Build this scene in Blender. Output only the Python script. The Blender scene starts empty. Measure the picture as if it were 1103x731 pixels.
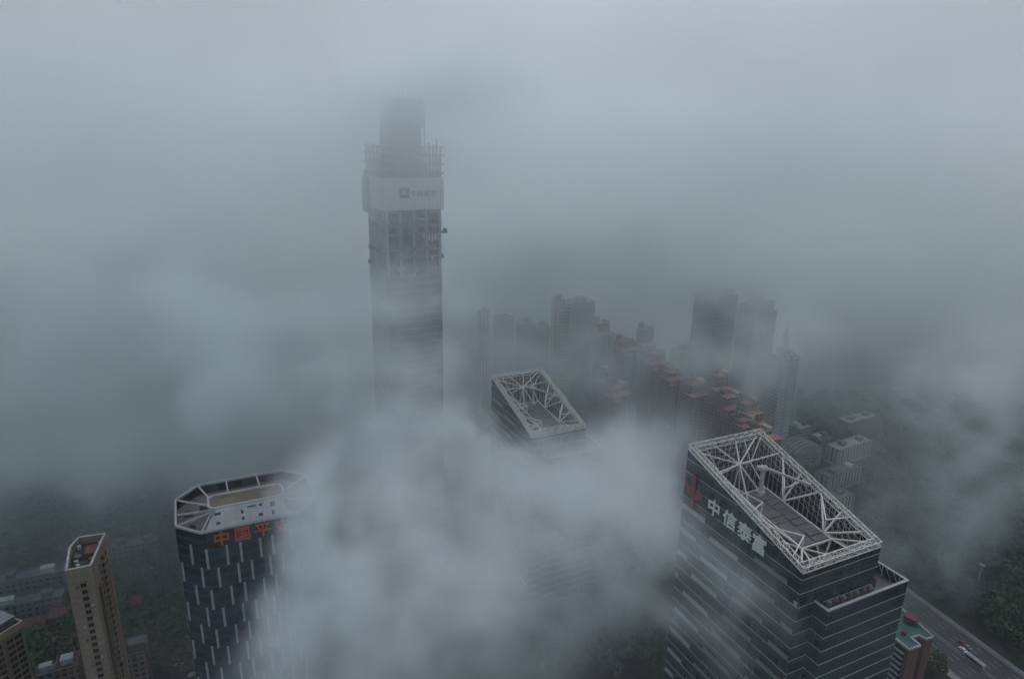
import bpy, bmesh, math, random
import numpy as np
from mathutils import Vector, Matrix

R = random.Random(7)
rad = math.radians
C = bpy.context.scene.collection
scene = bpy.context.scene

# ------------------------------------------------------------------ camera model
CAM_H = 260.0
F_PX, CX, CY = 730.0, 551.5, 365.5            # pixels of the 1103 x 731 photograph
_d = np.array([-52.0, 2405.0, F_PX]); _d /= np.linalg.norm(_d)   # "down", in right/down/forward axes
_Z = -_d
_Y = np.array([0, 0, 1.0]) - _d[2] * _d; _Y /= np.linalg.norm(_Y)
_X = np.cross(_Y, _Z)
if _X[0] < 0: _X = -_X

def ray(u, v):
    r = np.array([u - CX, v - CY, F_PX])
    return np.array([r @ _X, r @ _Y, r @ _Z]) / F_PX

def at(u, v, z):
    """world point at height z seen at photo pixel (u, v)"""
    r = ray(u, v); t = (z - CAM_H) / r[2]
    p = t * r
    return Vector((p[0], p[1], z))

def dep(u, v, zc):
    p = zc * ray(u, v)
    return Vector((p[0], p[1], p[2] + CAM_H))

YAW = rad(25.8)                                 # street grid of this district
E1 = Vector((math.cos(YAW), math.sin(YAW), 0)); E2 = Vector((-math.sin(YAW), math.cos(YAW), 0))

cam_d = bpy.data.cameras.new('camera'); cam = bpy.data.objects.new('camera', cam_d); C.objects.link(cam)
cam_d.sensor_width = 36; cam_d.lens = 36 * F_PX / 1103; cam_d.clip_end = 6000; cam_d.clip_start = 1
M = Matrix.Identity(4)
rt = Vector((_X[0], _Y[0], _Z[0])); dn = Vector((_X[1], _Y[1], _Z[1])); fw = Vector((_X[2], _Y[2], _Z[2]))
for i in range(3):
    M[i][0] = rt[i]; M[i][1] = -dn[i]; M[i][2] = -fw[i]
M[2][3] = CAM_H
cam.matrix_world = M
scene.camera = cam

# ------------------------------------------------------------------ mesh builder
class MB:
    def __init__(s): s.v = []; s.f = []; s.m = []
    def add(s, vs, fs, mi=0):
        b = len(s.v); s.v += [tuple(x) for x in vs]
        for f in fs: s.f.append([b + i for i in f]); s.m.append(mi)
    def box(s, x0, x1, y0, y1, z0, z1, mi=0):
        s.add([(x0,y0,z0),(x1,y0,z0),(x1,y1,z0),(x0,y1,z0),(x0,y0,z1),(x1,y0,z1),(x1,y1,z1),(x0,y1,z1)],
              [(3,2,1,0),(4,5,6,7),(0,1,5,4),(1,2,6,5),(2,3,7,6),(3,0,4,7)], mi)
    def prism(s, poly, z0, z1, mi=0, mt=None):
        n = len(poly)
        zt = z1 if isinstance(z1, (list, tuple)) else [z1] * n
        zb = z0 if isinstance(z0, (list, tuple)) else [z0] * n
        vs = [(p[0], p[1], zb[i]) for i, p in enumerate(poly)] + [(p[0], p[1], zt[i]) for i, p in enumerate(poly)]
        s.add(vs, [(i, (i+1) % n, n + (i+1) % n, n + i) for i in range(n)] + [tuple(reversed(range(n)))], mi)
        s.add(vs[n:], [tuple(range(n))], mi if mt is None else mt)
    def beam(s, p, q, w, h=None, mi=0):
        p = Vector(p); q = Vector(q); d = (q - p)
        if d.length < 1e-4: return
        d.normalize(); h = h or w
        up = Vector((0, 0, 1)) if abs(d.z) < .95 else Vector((1, 0, 0))
        a = d.cross(up).normalized() * (w / 2); b = a.cross(d).normalized() * (h / 2)
        vs = [p - a - b, p + a - b, p + a + b, p - a + b, q - a - b, q + a - b, q + a + b, q - a + b]
        s.add(vs, [(3,2,1,0),(4,5,6,7),(0,1,5,4),(1,2,6,5),(2,3,7,6),(3,0,4,7)], mi)
    def cyl(s, p, q, r0, r1=None, n=10, mi=0):
        p = Vector(p); q = Vector(q); r1 = r0 if r1 is None else r1
        d = (q - p).normalized(); up = Vector((0, 0, 1)) if abs(d.z) < .95 else Vector((1, 0, 0))
        a = d.cross(up).normalized(); b = a.cross(d)
        vs = []
        for c, r in ((p, r0), (q, r1)):
            for k in range(n):
                t = 2 * math.pi * k / n
                vs.append(c + (a * math.cos(t) + b * math.sin(t)) * r)
        s.add(vs, [(k, (k+1) % n, n + (k+1) % n, n + k) for k in range(n)] + [tuple(reversed(range(n))), tuple(range(n, 2*n))], mi)
    def ring(s, poly, t, z0, z1, mi=0):
        """parapet of thickness t (inwards) on a closed polygon; z0, z1 numbers"""
        n = len(poly); P = [Vector((p[0], p[1])) for p in poly]
        ctr = sum(P, Vector((0, 0))) / n
        inn = []
        for i in range(n):
            a, b, c = P[i-1], P[i], P[(i+1) % n]
            d1 = (b - a).normalized(); d2 = (c - b).normalized()
            n1 = Vector((-d1.y, d1.x)); n2 = Vector((-d2.y, d2.x))
            k = (n1 + n2); k = k / max(.2, k.dot(n1)) 
            inn.append(b + k * t)
        vs = [(p.x, p.y, z0) for p in P] + [(p.x, p.y, z1) for p in P] + [(p.x, p.y, z0) for p in inn] + [(p.x, p.y, z1) for p in inn]
        fs = []
        for i in range(n):
            j = (i + 1) % n
            fs += [(i, j, n+j, n+i), (2*n+j, 2*n+i, 3*n+i, 3*n+j), (n+i, n+j, 3*n+j, 3*n+i), (j, i, 2*n+i, 2*n+j)]
        s.add(vs, fs, mi)
    def mesh(s, name, mats):
        me = bpy.data.meshes.new(name); me.from_pydata(s.v, [], s.f)
        for m in (mats if isinstance(mats, (list, tuple)) else [mats]): me.materials.append(m)
        me.polygons.foreach_set('material_index', s.m)
        bm = bmesh.new(); bm.from_mesh(me); bmesh.ops.recalc_face_normals(bm, faces=bm.faces); bm.to_mesh(me); bm.free()
        me.update()
        return me
    def build(s, name, mats, parent=None, loc=None):
        o = bpy.data.objects.new(name, s.mesh(name, mats)); C.objects.link(o)
        if parent: o.parent = parent
        if loc: o.location = loc
        return o

def tag(o, label=None, cat=None, group=None, kind=None):
    if label: o['label'] = label
    if cat: o['category'] = cat
    if group: o['group'] = group
    if kind: o['kind'] = kind
    return o

def thing(name, label, cat, loc=(0, 0, 0), rotz=0.0, group=None):
    o = bpy.data.objects.new(name, None); C.objects.link(o)
    o.location = loc; o.rotation_euler = (0, 0, rotz); o.empty_display_size = 2
    return tag(o, label, cat, group)

def copy_tree(o, parent=None):
    c = o.copy(); C.objects.link(c)
    if parent: c.parent = parent
    for ch in [k for k in bpy.data.objects if k.parent == o]: copy_tree(ch, c)
    return c

# ------------------------------------------------------------------ materials
def nt(name):
    m = bpy.data.materials.new(name); m.use_nodes = True
    n = m.node_tree.nodes; l = m.node_tree.links
    b = n['Principled BSDF']
    return m, n, l, b

def math_node(n, l, op, a, b=None, c=None):
    k = n.new('ShaderNodeMath'); k.operation = op
    for i, x in enumerate((a, b, c)):
        if x is None: continue
        if isinstance(x, (int, float)): k.inputs[i].default_value = x
        else: l.new(x, k.inputs[i])
    return k.outputs[0]

def plain(name, col, rough=.7, var=.25, scale=.35, metal=0.0, streak=False):
    """weathered paint / concrete / roof: two sizes of stain over a base colour"""
    m, n, l, b = nt(name)
    tc = n.new('ShaderNodeTexCoord'); mp = n.new('ShaderNodeMapping'); l.new(tc.outputs['Object'], mp.inputs[0])
    if streak: mp.inputs['Scale'].default_value = (1, 1, .12)
    no = n.new('ShaderNodeTexNoise'); no.inputs['Scale'].default_value = scale; no.inputs['Detail'].default_value = 6; no.inputs['Roughness'].default_value = .65
    l.new(mp.outputs[0], no.inputs['Vector'])
    cr = n.new('ShaderNodeValToRGB'); l.new(no.outputs['Fac'], cr.inputs[0])
    cr.color_ramp.elements[0].position = .3; cr.color_ramp.elements[1].position = .7
    cr.color_ramp.elements[0].color = [c * (1 - var) for c in col] + [1]
    cr.color_ramp.elements[1].color = [min(.9, c * (1 + var * .6)) for c in col] + [1]
    l.new(cr.outputs[0], b.inputs['Base Color'])
    b.inputs['Roughness'].default_value = rough; b.inputs['Metallic'].default_value = metal
    return m

def glass_wall(name, col, pw, fh, rough=.12, spandrel=.28, var=.5, zoff=0.0, mull=.05, mullcol=None):
    """curtain wall: panes with their own tint, mullion lines, darker/lighter spandrel band"""
    m, n, l, b = nt(name)
    tc = n.new('ShaderNodeTexCoord'); sp = n.new('ShaderNodeSeparateXYZ'); l.new(tc.outputs['Object'], sp.inputs[0])
    u = math_node(n, l, 'ADD', sp.outputs[0], math_node(n, l, 'MULTIPLY', sp.outputs[1], 1.0))
    u = math_node(n, l, 'DIVIDE', math_node(n, l, 'ADD', u, 300.37), pw)
    z = math_node(n, l, 'DIVIDE', math_node(n, l, 'ADD', sp.outputs[2], 100 * fh + zoff), fh)
    cu = math_node(n, l, 'FLOOR', u); cz = math_node(n, l, 'FLOOR', z)
    fu = math_node(n, l, 'FRACT', u); fz = math_node(n, l, 'FRACT', z)
    cb = n.new('ShaderNodeCombineXYZ'); l.new(cu, cb.inputs[0]); l.new(cz, cb.inputs[1])
    wn = n.new('ShaderNodeTexWhiteNoise'); wn.noise_dimensions = '3D'; l.new(cb.outputs[0], wn.inputs['Vector'])
    cr = n.new('ShaderNodeValToRGB'); l.new(wn.outputs['Value'], cr.inputs[0])
    e = cr.color_ramp.elements
    e[0].color = [c * (1 - var) for c in col] + [1]; e[1].color = [c * (1 + var) for c in col] + [1]
    e[0].position = .1
    x = e.new(.93); x.color = [c * (1 + var) for c in col] + [1]
    e[2].color = [min(.3, c * (2.2 + var)) for c in col] + [1]
    band = math_node(n, l, 'LESS_THAN', fz, spandrel)
    mx = n.new('ShaderNodeMix'); mx.data_type = 'RGBA'; l.new(band, mx.inputs[0])
    l.new(cr.outputs[0], mx.inputs[6]); mx.inputs[7].default_value = [c * 1.5 + .008 for c in col] + [1]
    mul = math_node(n, l, 'LESS_THAN', fu, mull)
    mx2 = n.new('ShaderNodeMix'); mx2.data_type = 'RGBA'; l.new(mul, mx2.inputs[0]); l.new(mx.outputs[2], mx2.inputs[6])
    mc = mullcol or [c * 2.4 + .02 for c in col]
    mx2.inputs[7].default_value = list(mc) + [1]
    l.new(mx2.outputs[2], b.inputs['Base Color'])
    b.inputs['Roughness'].default_value = rough; b.inputs['IOR'].default_value = 1.5
    return m

def facade(name, wall, fh, bw, wf=.55, hf=.5, glass=(.03, .035, .04), streak=.25, zoff=0.0):
    """plastered wall with rows of windows (far buildings) and rain streaks"""
    m, n, l, b = nt(name)
    tc = n.new('ShaderNodeTexCoord'); sp = n.new('ShaderNodeSeparateXYZ'); l.new(tc.outputs['Object'], sp.inputs[0])
    gm = n.new('ShaderNodeNewGeometry'); sn = n.new('ShaderNodeSeparateXYZ'); l.new(gm.outputs['Normal'], sn.inputs[0])
    u = math_node(n, l, 'DIVIDE', math_node(n, l, 'ADD', math_node(n, l, 'ADD', sp.outputs[0], sp.outputs[1]), 300.2), bw)
    z = math_node(n, l, 'DIVIDE', math_node(n, l, 'ADD', sp.outputs[2], 50 * fh + zoff), fh)
    fu = math_node(n, l, 'FRACT', u); fz = math_node(n, l, 'FRACT', z)
    w1 = math_node(n, l, 'LESS_THAN', math_node(n, l, 'ABSOLUTE', math_node(n, l, 'SUBTRACT', fu, .5)), wf / 2)
    w2 = math_node(n, l, 'LESS_THAN', math_node(n, l, 'ABSOLUTE', math_node(n, l, 'SUBTRACT', fz, .5)), hf / 2)
    side = math_node(n, l, 'LESS_THAN', math_node(n, l, 'ABSOLUTE', sn.outputs[2]), .5)
    msk = math_node(n, l, 'MULTIPLY', math_node(n, l, 'MULTIPLY', w1, w2), side)
    cb = n.new('ShaderNodeCombineXYZ'); l.new(math_node(n, l, 'FLOOR', u), cb.inputs[0]); l.new(math_node(n, l, 'FLOOR', z), cb.inputs[1])
    wn = n.new('ShaderNodeTexWhiteNoise'); l.new(cb.outputs[0], wn.inputs['Vector'])
    gl = n.new('ShaderNodeMix'); gl.data_type = 'RGBA'; l.new(math_node(n, l, 'POWER', wn.outputs['Value'], 3), gl.inputs[0])
    gl.inputs[6].default_value = list(glass) + [1]; gl.inputs[7].default_value = [c * .5 + .05 for c in wall] + [1]
    mp = n.new('ShaderNodeMapping'); l.new(tc.outputs['Object'], mp.inputs[0]); mp.inputs['Scale'].default_value = (1, 1, .1)
    no = n.new('ShaderNodeTexNoise'); no.inputs['Scale'].default_value = .6; no.inputs['Detail'].default_value = 5; l.new(mp.outputs[0], no.inputs['Vector'])
    cr = n.new('ShaderNodeValToRGB'); l.new(no.outputs['Fac'], cr.inputs[0])
    cr.color_ramp.elements[0].position = .3; cr.color_ramp.elements[1].position = .7
    cr.color_ramp.elements[0].color = [c * (1 - streak) for c in wall] + [1]; cr.color_ramp.elements[1].color = [c * (1 + streak * .4) for c in wall] + [1]
    mx = n.new('ShaderNodeMix'); mx.data_type = 'RGBA'; l.new(msk, mx.inputs[0]); l.new(cr.outputs[0], mx.inputs[6]); l.new(gl.outputs[2], mx.inputs[7])
    l.new(mx.outputs[2], b.inputs['Base Color'])
    rr = math_node(n, l, 'SUBTRACT', .75, math_node(n, l, 'MULTIPLY', msk, .55)); l.new(rr, b.inputs['Roughness'])
    return m

M_ = {}
M_['glass'] = glass_wall('curtain_wall', (.014, .030, .034), 1.4, 4.83, rough=.16, spandrel=.22, zoff=0.0, var=.7)
M_['glass_wing'] = glass_wall('wing_glass', (.009, .024, .03), 2.1, 4.83, rough=.14, spandrel=.3, var=.65)
M_['line'] = plain('aluminium_line', (.30, .33, .33), .45, .2)
M_['panel'] = plain('light_panel', (.36, .37, .34), .5, .25, 1.2)
M_['steel'] = plain('white_steel', (.66, .65, .58), .5, .22, .8)
M_['steel_old'] = plain('stained_steel', (.58, .54, .45), .6, .35, .6)
M_['deck'] = plain('roof_deck', (.06, .06, .055), .8, .55, .25)
M_['louvre'] = plain('louvre', (.05, .062, .068), .5, .4, .4)
M_['louvre_edge'] = plain('louvre_edge', (.17, .18, .18), .6, .3, .6)
M_['sign_white'] = plain('sign_white', (.80, .80, .76), .4, .1)
M_['sign_red'] = plain('sign_red', (.21, .03, .04), .45, .2)
M_['sign_orange'] = plain('sign_orange', (.50, .075, .025), .45, .15)
M_['concrete'] = plain('concrete', (.30, .30, .29), .85, .3, .2, streak=True)
M_['concrete_dark'] = plain('concrete_dark', (.12, .125, .13), .85, .3, .2)
M_['rust'] = plain('planter_rust', (.14, .09, .065), .8, .4, 1.0)
M_['white'] = plain('white_paint', (.42, .42, .40), .6, .22, .5, streak=True)
M_['rim_grey'] = plain('rim_grey', (.36, .37, .36), .6, .25, .5)
M_['roof_brown'] = plain('roof_brown', (.17, .14, .095), .85, .5, .18)
M_['roof_grey'] = plain('roof_grey', (.12, .125, .12), .85, .4, .15)
M_['roof_pale'] = plain('roof_pale', (.36, .38, .37), .8, .35, .15)
M_['roof_red'] = plain('roof_red', (.13, .052, .042), .8, .4, .3)
M_['terracotta'] = plain('terracotta', (.44, .20, .125), .75, .35, .25)
M_['roof_green'] = plain('roof_green', (.04, .125, .11), .8, .35, .25)
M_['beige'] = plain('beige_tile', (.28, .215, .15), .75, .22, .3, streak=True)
M_['beige_dark'] = plain('beige_dark_tile', (.19, .15, .105), .75, .22, .3, streak=True)  # darker beige for floor bands, window frames and the corner block wall
M_['brick'] = plain('red_brick', (.17, .068, .055), .8, .25, .3, streak=True)
M_['pane'] = plain('window_glass', (.022, .026, .03), .12, .5, 1.5)
M_['dark_roof'] = plain('dark_roof', (.045, .05, .048), .85, .5, .3)
M_['machine'] = plain('machinery_red', (.3, .06, .04), .6, .4, .5)
M_['foliage'] = None
M_['trunk'] = plain('bark', (.06, .045, .03), .9, .3)
M_['asphalt'] = plain('asphalt', (.052, .055, .058), .75, .25, .06)
M_['paint'] = plain('road_paint', (.42, .42, .40), .6, .3, .4)
M_['kerb'] = plain('kerb_stone', (.26, .26, .25), .8, .25)
M_['paving'] = plain('paving', (.105, .105, .1), .85, .35, .08)
M_['tyre'] = plain('rubber', (.02, .02, .02), .8, .2)
M_['banner'] = plain('banner_cloth', (.62, .62, .60), .7, .12, .3, streak=True)
M_['logo_blue'] = plain('logo_blue', (.035, .10, .20), .6, .1)
M_['text_dark'] = plain('text_dark', (.09, .10, .13), .6, .1)
M_['net'] = plain('safety_net', (.09, .13, .115), .8, .35, .3)

# ------------------------------------------------------------------ lettering
def glyph(name, ch, size, depth, mat, parent, mtx, bold=.012):
    cu = bpy.data.curves.new(name, 'FONT'); cu.body = ch; cu.size = size; cu.extrude = depth / 2; cu.resolution_u = 3
    cu.offset = size * bold
    t = bpy.data.objects.new(name, cu); C.objects.link(t)
    bpy.context.view_layer.update()
    me = bpy.data.meshes.new_from_object(t.evaluated_get(bpy.context.evaluated_depsgraph_get()))
    bpy.data.objects.remove(t); bpy.data.curves.remove(cu)
    xs = [v.co.x for v in me.vertices]; ys = [v.co.y for v in me.vertices]
    if xs:
        cx, cy = (min(xs) + max(xs)) / 2, (min(ys) + max(ys)) / 2
        for v in me.vertices: v.co.x -= cx; v.co.y -= cy
    me.materials.clear(); me.materials.append(mat); me.name = name
    o = bpy.data.objects.new(name, me); C.objects.link(o); o.parent = parent; o.matrix_local = mtx
    return o

def wall_mtx(org, xdir, zdir=Vector((0, 0, 1))):
    """matrix that lays glyph x along xdir and glyph y along zdir"""
    xdir = Vector(xdir).normalized(); n = xdir.cross(zdir)
    m = Matrix.Identity(4)
    for i in range(3): m[i][0] = xdir[i]; m[i][1] = zdir[i]; m[i][2] = n[i]; m[i][3] = org[i]
    return m

# ------------------------------------------------------------------ slanted-crown office towers
def truss(mb, p, q, w, h, n, ch=.24, di=.13):
    """box truss of width w (towards inside = +side vector) and height h between p and q (top outer chord)"""
    p = Vector(p[0]), Vector(p[1]); q = Vector(q[0]), Vector(q[1])   # (outer, inner) top points
    down = Vector((0, 0, -h))
    P = [p[0], p[1], p[1] + down, p[0] + down]; Q = [q[0], q[1], q[1] + down, q[0] + down]
    for a, b in zip(P, Q): mb.beam(a, b, ch)
    for k in range(n + 1):
        t = k / n; S = [a.lerp(b, t) for a, b in zip(P, Q)]
        for i in range(4): mb.beam(S[i], S[(i+1) % 4], di)
        if k < n:
            t2 = (k + 1) / n; T = [a.lerp(b, t2) for a, b in zip(P, Q)]
            for i in range(4):
                if (k + i) % 2: mb.beam(S[i], T[(i+1) % 4], di)
                else: mb.beam(S[(i+1) % 4], T[i], di)

W, L = 33.6, 53.6
def office_tower(name, label, org, ztop, sign):
    root = thing(name, label, 'office tower', (org.x, org.y, 0), YAW)
    rise = 15.8; FH = 4.83; deck = ztop - 11.5
    zs = lambda y: ztop + rise * y / L
    tz = 2.0                                     # depth of ring truss
    b = MB()
    b.prism([(0, 0), (W, 0), (W, L), (0, L)], 0, deck, 0, 2)
    t = .45
    b.prism([(0, 0), (W, 0), (W, t), (0, t)], deck, [zs(0) - tz] * 2 + [zs(t) - tz] * 2)
    b.prism([(0, L - t), (W, L - t), (W, L), (0, L)], deck, [zs(L - t) - tz] * 2 + [zs(L) - tz] * 2)
    for x0 in (0, W - t):
        b.prism([(x0, t), (x0 + t, t), (x0 + t, L - t), (x0, L - t)], deck, [zs(t) - tz] * 2 + [zs(L - t) - tz] * 2)
    # projecting floor lines
    k = -4
    while True:
        z = ztop - 4.0 - FH * k; k += 1
        if z < 2: break
        if z > zs(L) - tz - .4: continue
        y0 = max(0.0, (z + tz + .5 - ztop) / rise * L)
        hh = .11; pr = .16
        if z < ztop - 2.5:
            b.box(-pr, W + pr, -pr, 0.0, z - hh, z + hh, 1)
        b.box(-pr, 0.0, y0, L, z - hh, z + hh, 1)
        b.box(W, W + pr, y0, L, z - hh, z + hh, 1)
        b.box(-pr, W + pr, L, L + pr, z - hh, z + hh, 1)
    body = b.build('facade', [M_['glass'], M_['line'], M_['deck']], root)
    # pale panels stepping diagonally across the long side
    proto = None
    for k in range(-4, 27):
        z = ztop - 4.0 - FH * k
        if z < 2 : continue
        for j in range(-1, 6):
            if (j + k) % 2: continue
            s0 = 6.6 + 3.4 * (ztop - 14.0 - z) / (2 * FH) + 18.35 * (j - 1)
            while s0 > L + 10: s0 -= 18.35 * 4
            s1 = s0 + 13.3
            a, c = max(.25, s0), min(L - .25, s1)
            if c - a < 1.0: continue
            if ztop - tz - 2.2 + rise * a / L < z + 1.7: continue
            if sign and z > ztop - 8.5 and z < ztop + 2 and a < 46 and a > 13.6: continue
            m = MB(); m.box(-.2, -.004, a, c, z + .14, z + 1.75)
            m.build('window_panel', M_['panel'], root)
    # lower wing with terrace
    tt = ztop - 13.1
    w = MB(); fl = tt - 3.4
    poly = [(6.7, -5.2), (42.4, -5.2), (42.4, 46), (W - .05, 46), (W - .05, .05), (6.7, .05)]
    w.prism(poly, 0, fl, 0, 2)
    w.ring(poly, .5, fl, tt - .15, 0)
    z = tt
    first = True
    while z > 2:
        h2 = .16 if first else .11
        p = .26 if first else .17
        w.box(6.7 - p, 42.4 + p, -5.2 - p, -5.2 + (.62 if first else 0), z - h2, z + h2, 1)
        w.box(6.7 - p, 6.7 + (.62 if first else 0), -5.2 + (.62 if first else 0), -.2, z - h2, z + h2, 1)
        w.box(42.4 - (.62 if first else 0), 42.4 + p, -5.2 + (.62 if first else 0), 46, z - h2, z + h2, 1)
        first = False; z -= FH
    w.build('terrace_wing', [M_['glass_wing'], M_['line'], M_['paving']], root)
    rl = MB()                                     # light rail set back inside the terrace edge
    for i in range(8):
        y = -3.2 + 6 * i
        rl.beam((41.2, y, fl), (41.2, y, tt + .9), .14)
    rl.beam((41.2, -3.2, tt + .8), (41.2, 40, tt + .8), .16)
    for i in range(16):
        y = -3.2 + 2.6 * i
        rl.beam((41.2, y, fl + .2), (41.2, y + 2.6 if y < 36 else y, tt + .8), .09)
    rl.build('terrace_railing', M_['steel'], root)
    rl = MB(); rl.beam((9.5, -1.1, tt - .7), (30.5, -1.1, tt - .7), .22); rl.beam((9.5, -1.1, fl), (9.5, -1.1, tt - .7), .16); rl.beam((30.5, -1.1, fl), (30.5, -1.1, tt - .7), .16)
    rl.build('terrace_railing', M_['line'], root)
    for i in range(7):
        x = 10.6 + 3.0 * i
        m = MB(); m.cyl((x, -2.4, fl), (x, -2.4, fl + 3.3), .95, .85, 12); m.cyl((x, -2.4, fl + 3.3), (x, -2.4, fl + 3.8), .6, .5, 12)
        m.build('roof_vent', M_['rust'] if i % 2 else M_['louvre_edge'], root)
    # crown: sloping box truss ring
    cw = 1.9
    c = MB()
    O = [Vector((0, 0, zs(0))), Vector((W, 0, zs(0))), Vector((W, L, zs(L))), Vector((0, L, zs(L)))]
    I = [Vector((cw, cw, zs(cw))), Vector((W - cw, cw, zs(cw))), Vector((W - cw, L - cw, zs(L - cw))), Vector((cw, L - cw, zs(L - cw)))]
    for i, nn in enumerate((14, 26, 14, 26)):
        j = (i + 1) % 4
        truss(c, (O[i], I[i]), (O[j], I[j]), cw, 1.8, nn, .24, .12)
    c.build('crown_truss', M_['steel'], root)
    # lattice frames that carry the tall back and side walls, seen from inside
    def lattice(p0, p1, top0, top1, inset, n, rows, name):
        g = MB(); p0 = Vector(p0); p1 = Vector(p1)
        for i in range(n + 1):
            t_ = i / n; p = p0.lerp(p1, t_); zt_ = top0 + (top1 - top0) * t_ - 1.9
            g.beam((p.x, p.y, deck), (p.x, p.y, zt_), .2)
            if i < n:
                q = p0.lerp(p1, (i + 1) / n); zq = top0 + (top1 - top0) * (i + 1) / n - 1.9
                for r in range(rows):
                    za = zt_ - 2.3 * (r + 1); zb_ = zq - 2.3 * (r + 1)
                    if min(za, zb_) < deck + .5: continue
                    g.beam((p.x, p.y, za), (q.x, q.y, zb_), .15)
                    if (i + r) % 2: g.beam((p.x, p.y, za), (q.x, q.y, zb_ + 2.3), .1)
                    else: g.beam((p.x, p.y, za + 2.3), (q.x, q.y, zb_), .1)
        g.build(name, M_['steel_old'], root)
    lattice((cw, L - cw, 0), (W - cw, L - cw, 0), zs(L), zs(L), 0, 13, 5, 'wall_frame')
    lattice((W - cw, cw, 0), (W - cw, L - cw - .8, 0), zs(cw), zs(L), 0, 24, 4, 'wall_frame')
    lattice((cw, cw, 0), (cw, L - cw - .8, 0), zs(cw), zs(L), 0, 24, 2, 'wall_frame')
    # louvred plant platform on posts
    pl = lambda y: ztop - 3.1 + .13 * (y - 10.5)
    g = MB(); x0, x1, ya, yb = 11.3, 24.2, 10.5, 39.0
    def slab(xa, xb, y0, y1, dz, th, mi):
        g.add([(xa, y0, pl(y0)+dz-th), (xb, y0, pl(y0)+dz-th), (xb, y1, pl(y1)+dz-th), (xa, y1, pl(y1)+dz-th),
               (xa, y0, pl(y0)+dz), (xb, y0, pl(y0)+dz), (xb, y1, pl(y1)+dz), (xa, y1, pl(y1)+dz)],
              [(3,2,1,0),(4,5,6,7),(0,1,5,4),(1,2,6,5),(2,3,7,6),(3,0,4,7)], mi)
    slab(x0, x1, ya, yb, 0, .3, 0)
    pr_ = random.Random(name + str(sign))
    for i in range(10):                           # rows of louvre panels in pale frames
        y = ya + .7 + i * 2.78
        for xa, xb in ((x0 + .8, 17.2), (18.2, x1 - .8)):
            if pr_.random() < .15: continue
            dz = pr_.uniform(.3, .7)
            slab(xa, xb, y, y + 2.1, dz, dz - .04, 1)
            slab(xa + .18, xb - .18, y + .18, y + 1.0, dz + .07, .06, 0)
            slab(xa + .18, xb - .18, y + 1.16, y + 1.92, dz + .07, .06, 0)
    for x in (x0, x1):
        g.beam((x, ya, pl(ya) + .1), (x, yb, pl(yb) + .1), .55, .7, 2)
    for y in (ya, yb): g.beam((x0, y, pl(y) + .1), (x1, y, pl(y) + .1), .5, .6, 2)
    for x in (x0 + .3, x1 - .3):
        for y in (ya + .3, 20, 30, yb - .3): g.beam((x, y, deck), (x, y, pl(y) - .3), .5, .5, 2)
    g.build('plant_platform', [M_['louvre'], M_['louvre_edge'], M_['steel_old']], root)
    # radiating braces from the platform edge to the ring
    def fan(node, tops, w_=.5):
        g = MB()
        for q in tops:
            g.beam(node, q, w_)
        g.build('brace', M_['steel'], root)
    ring = lambda x, y: (x, y, zs(y) - .9)
    for y in (13.5, 31.0):
        n_ = (x1, y, pl(y) + .3)
        fan(n_, [ring(W - cw, y - 8), ring(W - cw, y + .5), ring(W - cw, y + 9)])
        fan((x1, y, pl(y) + .3), [(x1, y, pl(y) + 5.2)], .38)
        fan((x1, y, pl(y) + 5.2), [ring(W - cw, y - 2), ring(W - cw, y + 9)], .36)
        n_ = (x0, y - 3, pl(y - 3) + .3)
        fan(n_, [ring(cw, y - 11), ring(cw, y - 3), ring(cw, y + 6)])
        fan(n_, [(x0, y - 3, pl(y) + 4.4)], .36)
        fan((x0, y - 3, pl(y) + 4.4), [ring(cw, y - 8), ring(cw, y + 3)], .34)
    st = (17.7, 7.5, deck + 3.0)
    fan(st, [(6, cw, zs(cw) - 1.5), (11, cw, zs(cw) - 1.5), (17.7, cw, zs(cw) - 1.5), (24, cw, zs(cw) - 1.5), (29, cw, zs(cw) - 1.5), (x0, 10.5, pl(10.5)), (x1, 10.5, pl(10.5)), (17.7, 10.5, pl(10.5))], .34)
    fan((x0, 10.5, pl(10.5) + .3), [ring(5, cw), ring(13, cw)], .4)
    fan((x1, 10.5, pl(10.5) + .3), [ring(21, cw), ring(30, cw)], .4)
    nb = (17.0, 45.5, ztop + 8.5)
    fan(nb, [ring(cw, 50), ring(cw, 40), ring(10, L - cw), ring(20, L - cw), ring(30, L - cw), ring(W - cw, 42)], .42)
    fan(nb, [(13, 36, pl(36)), (20.5, 37.5, pl(37)), (12, 44, deck), (21, 47, deck)], .4)
    fan((24.5, 47.5, ztop + 6.5), [ring(W - cw, 51), ring(24, L - cw), (24, 39, pl(39)), nb], .36)
    fan((9.5, 46.5, ztop + 5.5), [ring(cw, 45), ring(6, L - cw), (x0, 38, pl(38)), nb, (15, 49, deck)], .34)
    # facade-cleaning crane
    cr = bpy.data.objects.new('cleaning_crane', None); C.objects.link(cr); cr.parent = root
    zb = pl(37) + .4
    m = MB(); m.cyl((19.6, 37, zb - .6), (19.6, 37, zb + 1.0), 1.7, 1.5, 14); m.cyl((19.6, 37, zb + 1), (19.6, 37, zb + 9.6), .72, .62, 12)
    m.build('mast', M_['white'], cr)
    m = MB(); m.cyl((18.7, 37.6, zb + 9.7), (20.5, 36.4, zb + 9.7), 1.15, 1.15, 14); m.box(17.4, 18.9, 36.9, 38.5, zb + 9.1, zb + 10.4)
    m.build('slewing_head', M_['white'], cr)
    m = MB(); m.beam((20.0, 36.6, zb + 9.9), (28.0, 26.5, zb + 7.6), .62, .75); m.beam((28, 26.5, zb + 7.6), (29.2, 25.0, zb + 7.2), 1.1, .9)
    m.build('jib', M_['white'], cr)
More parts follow.
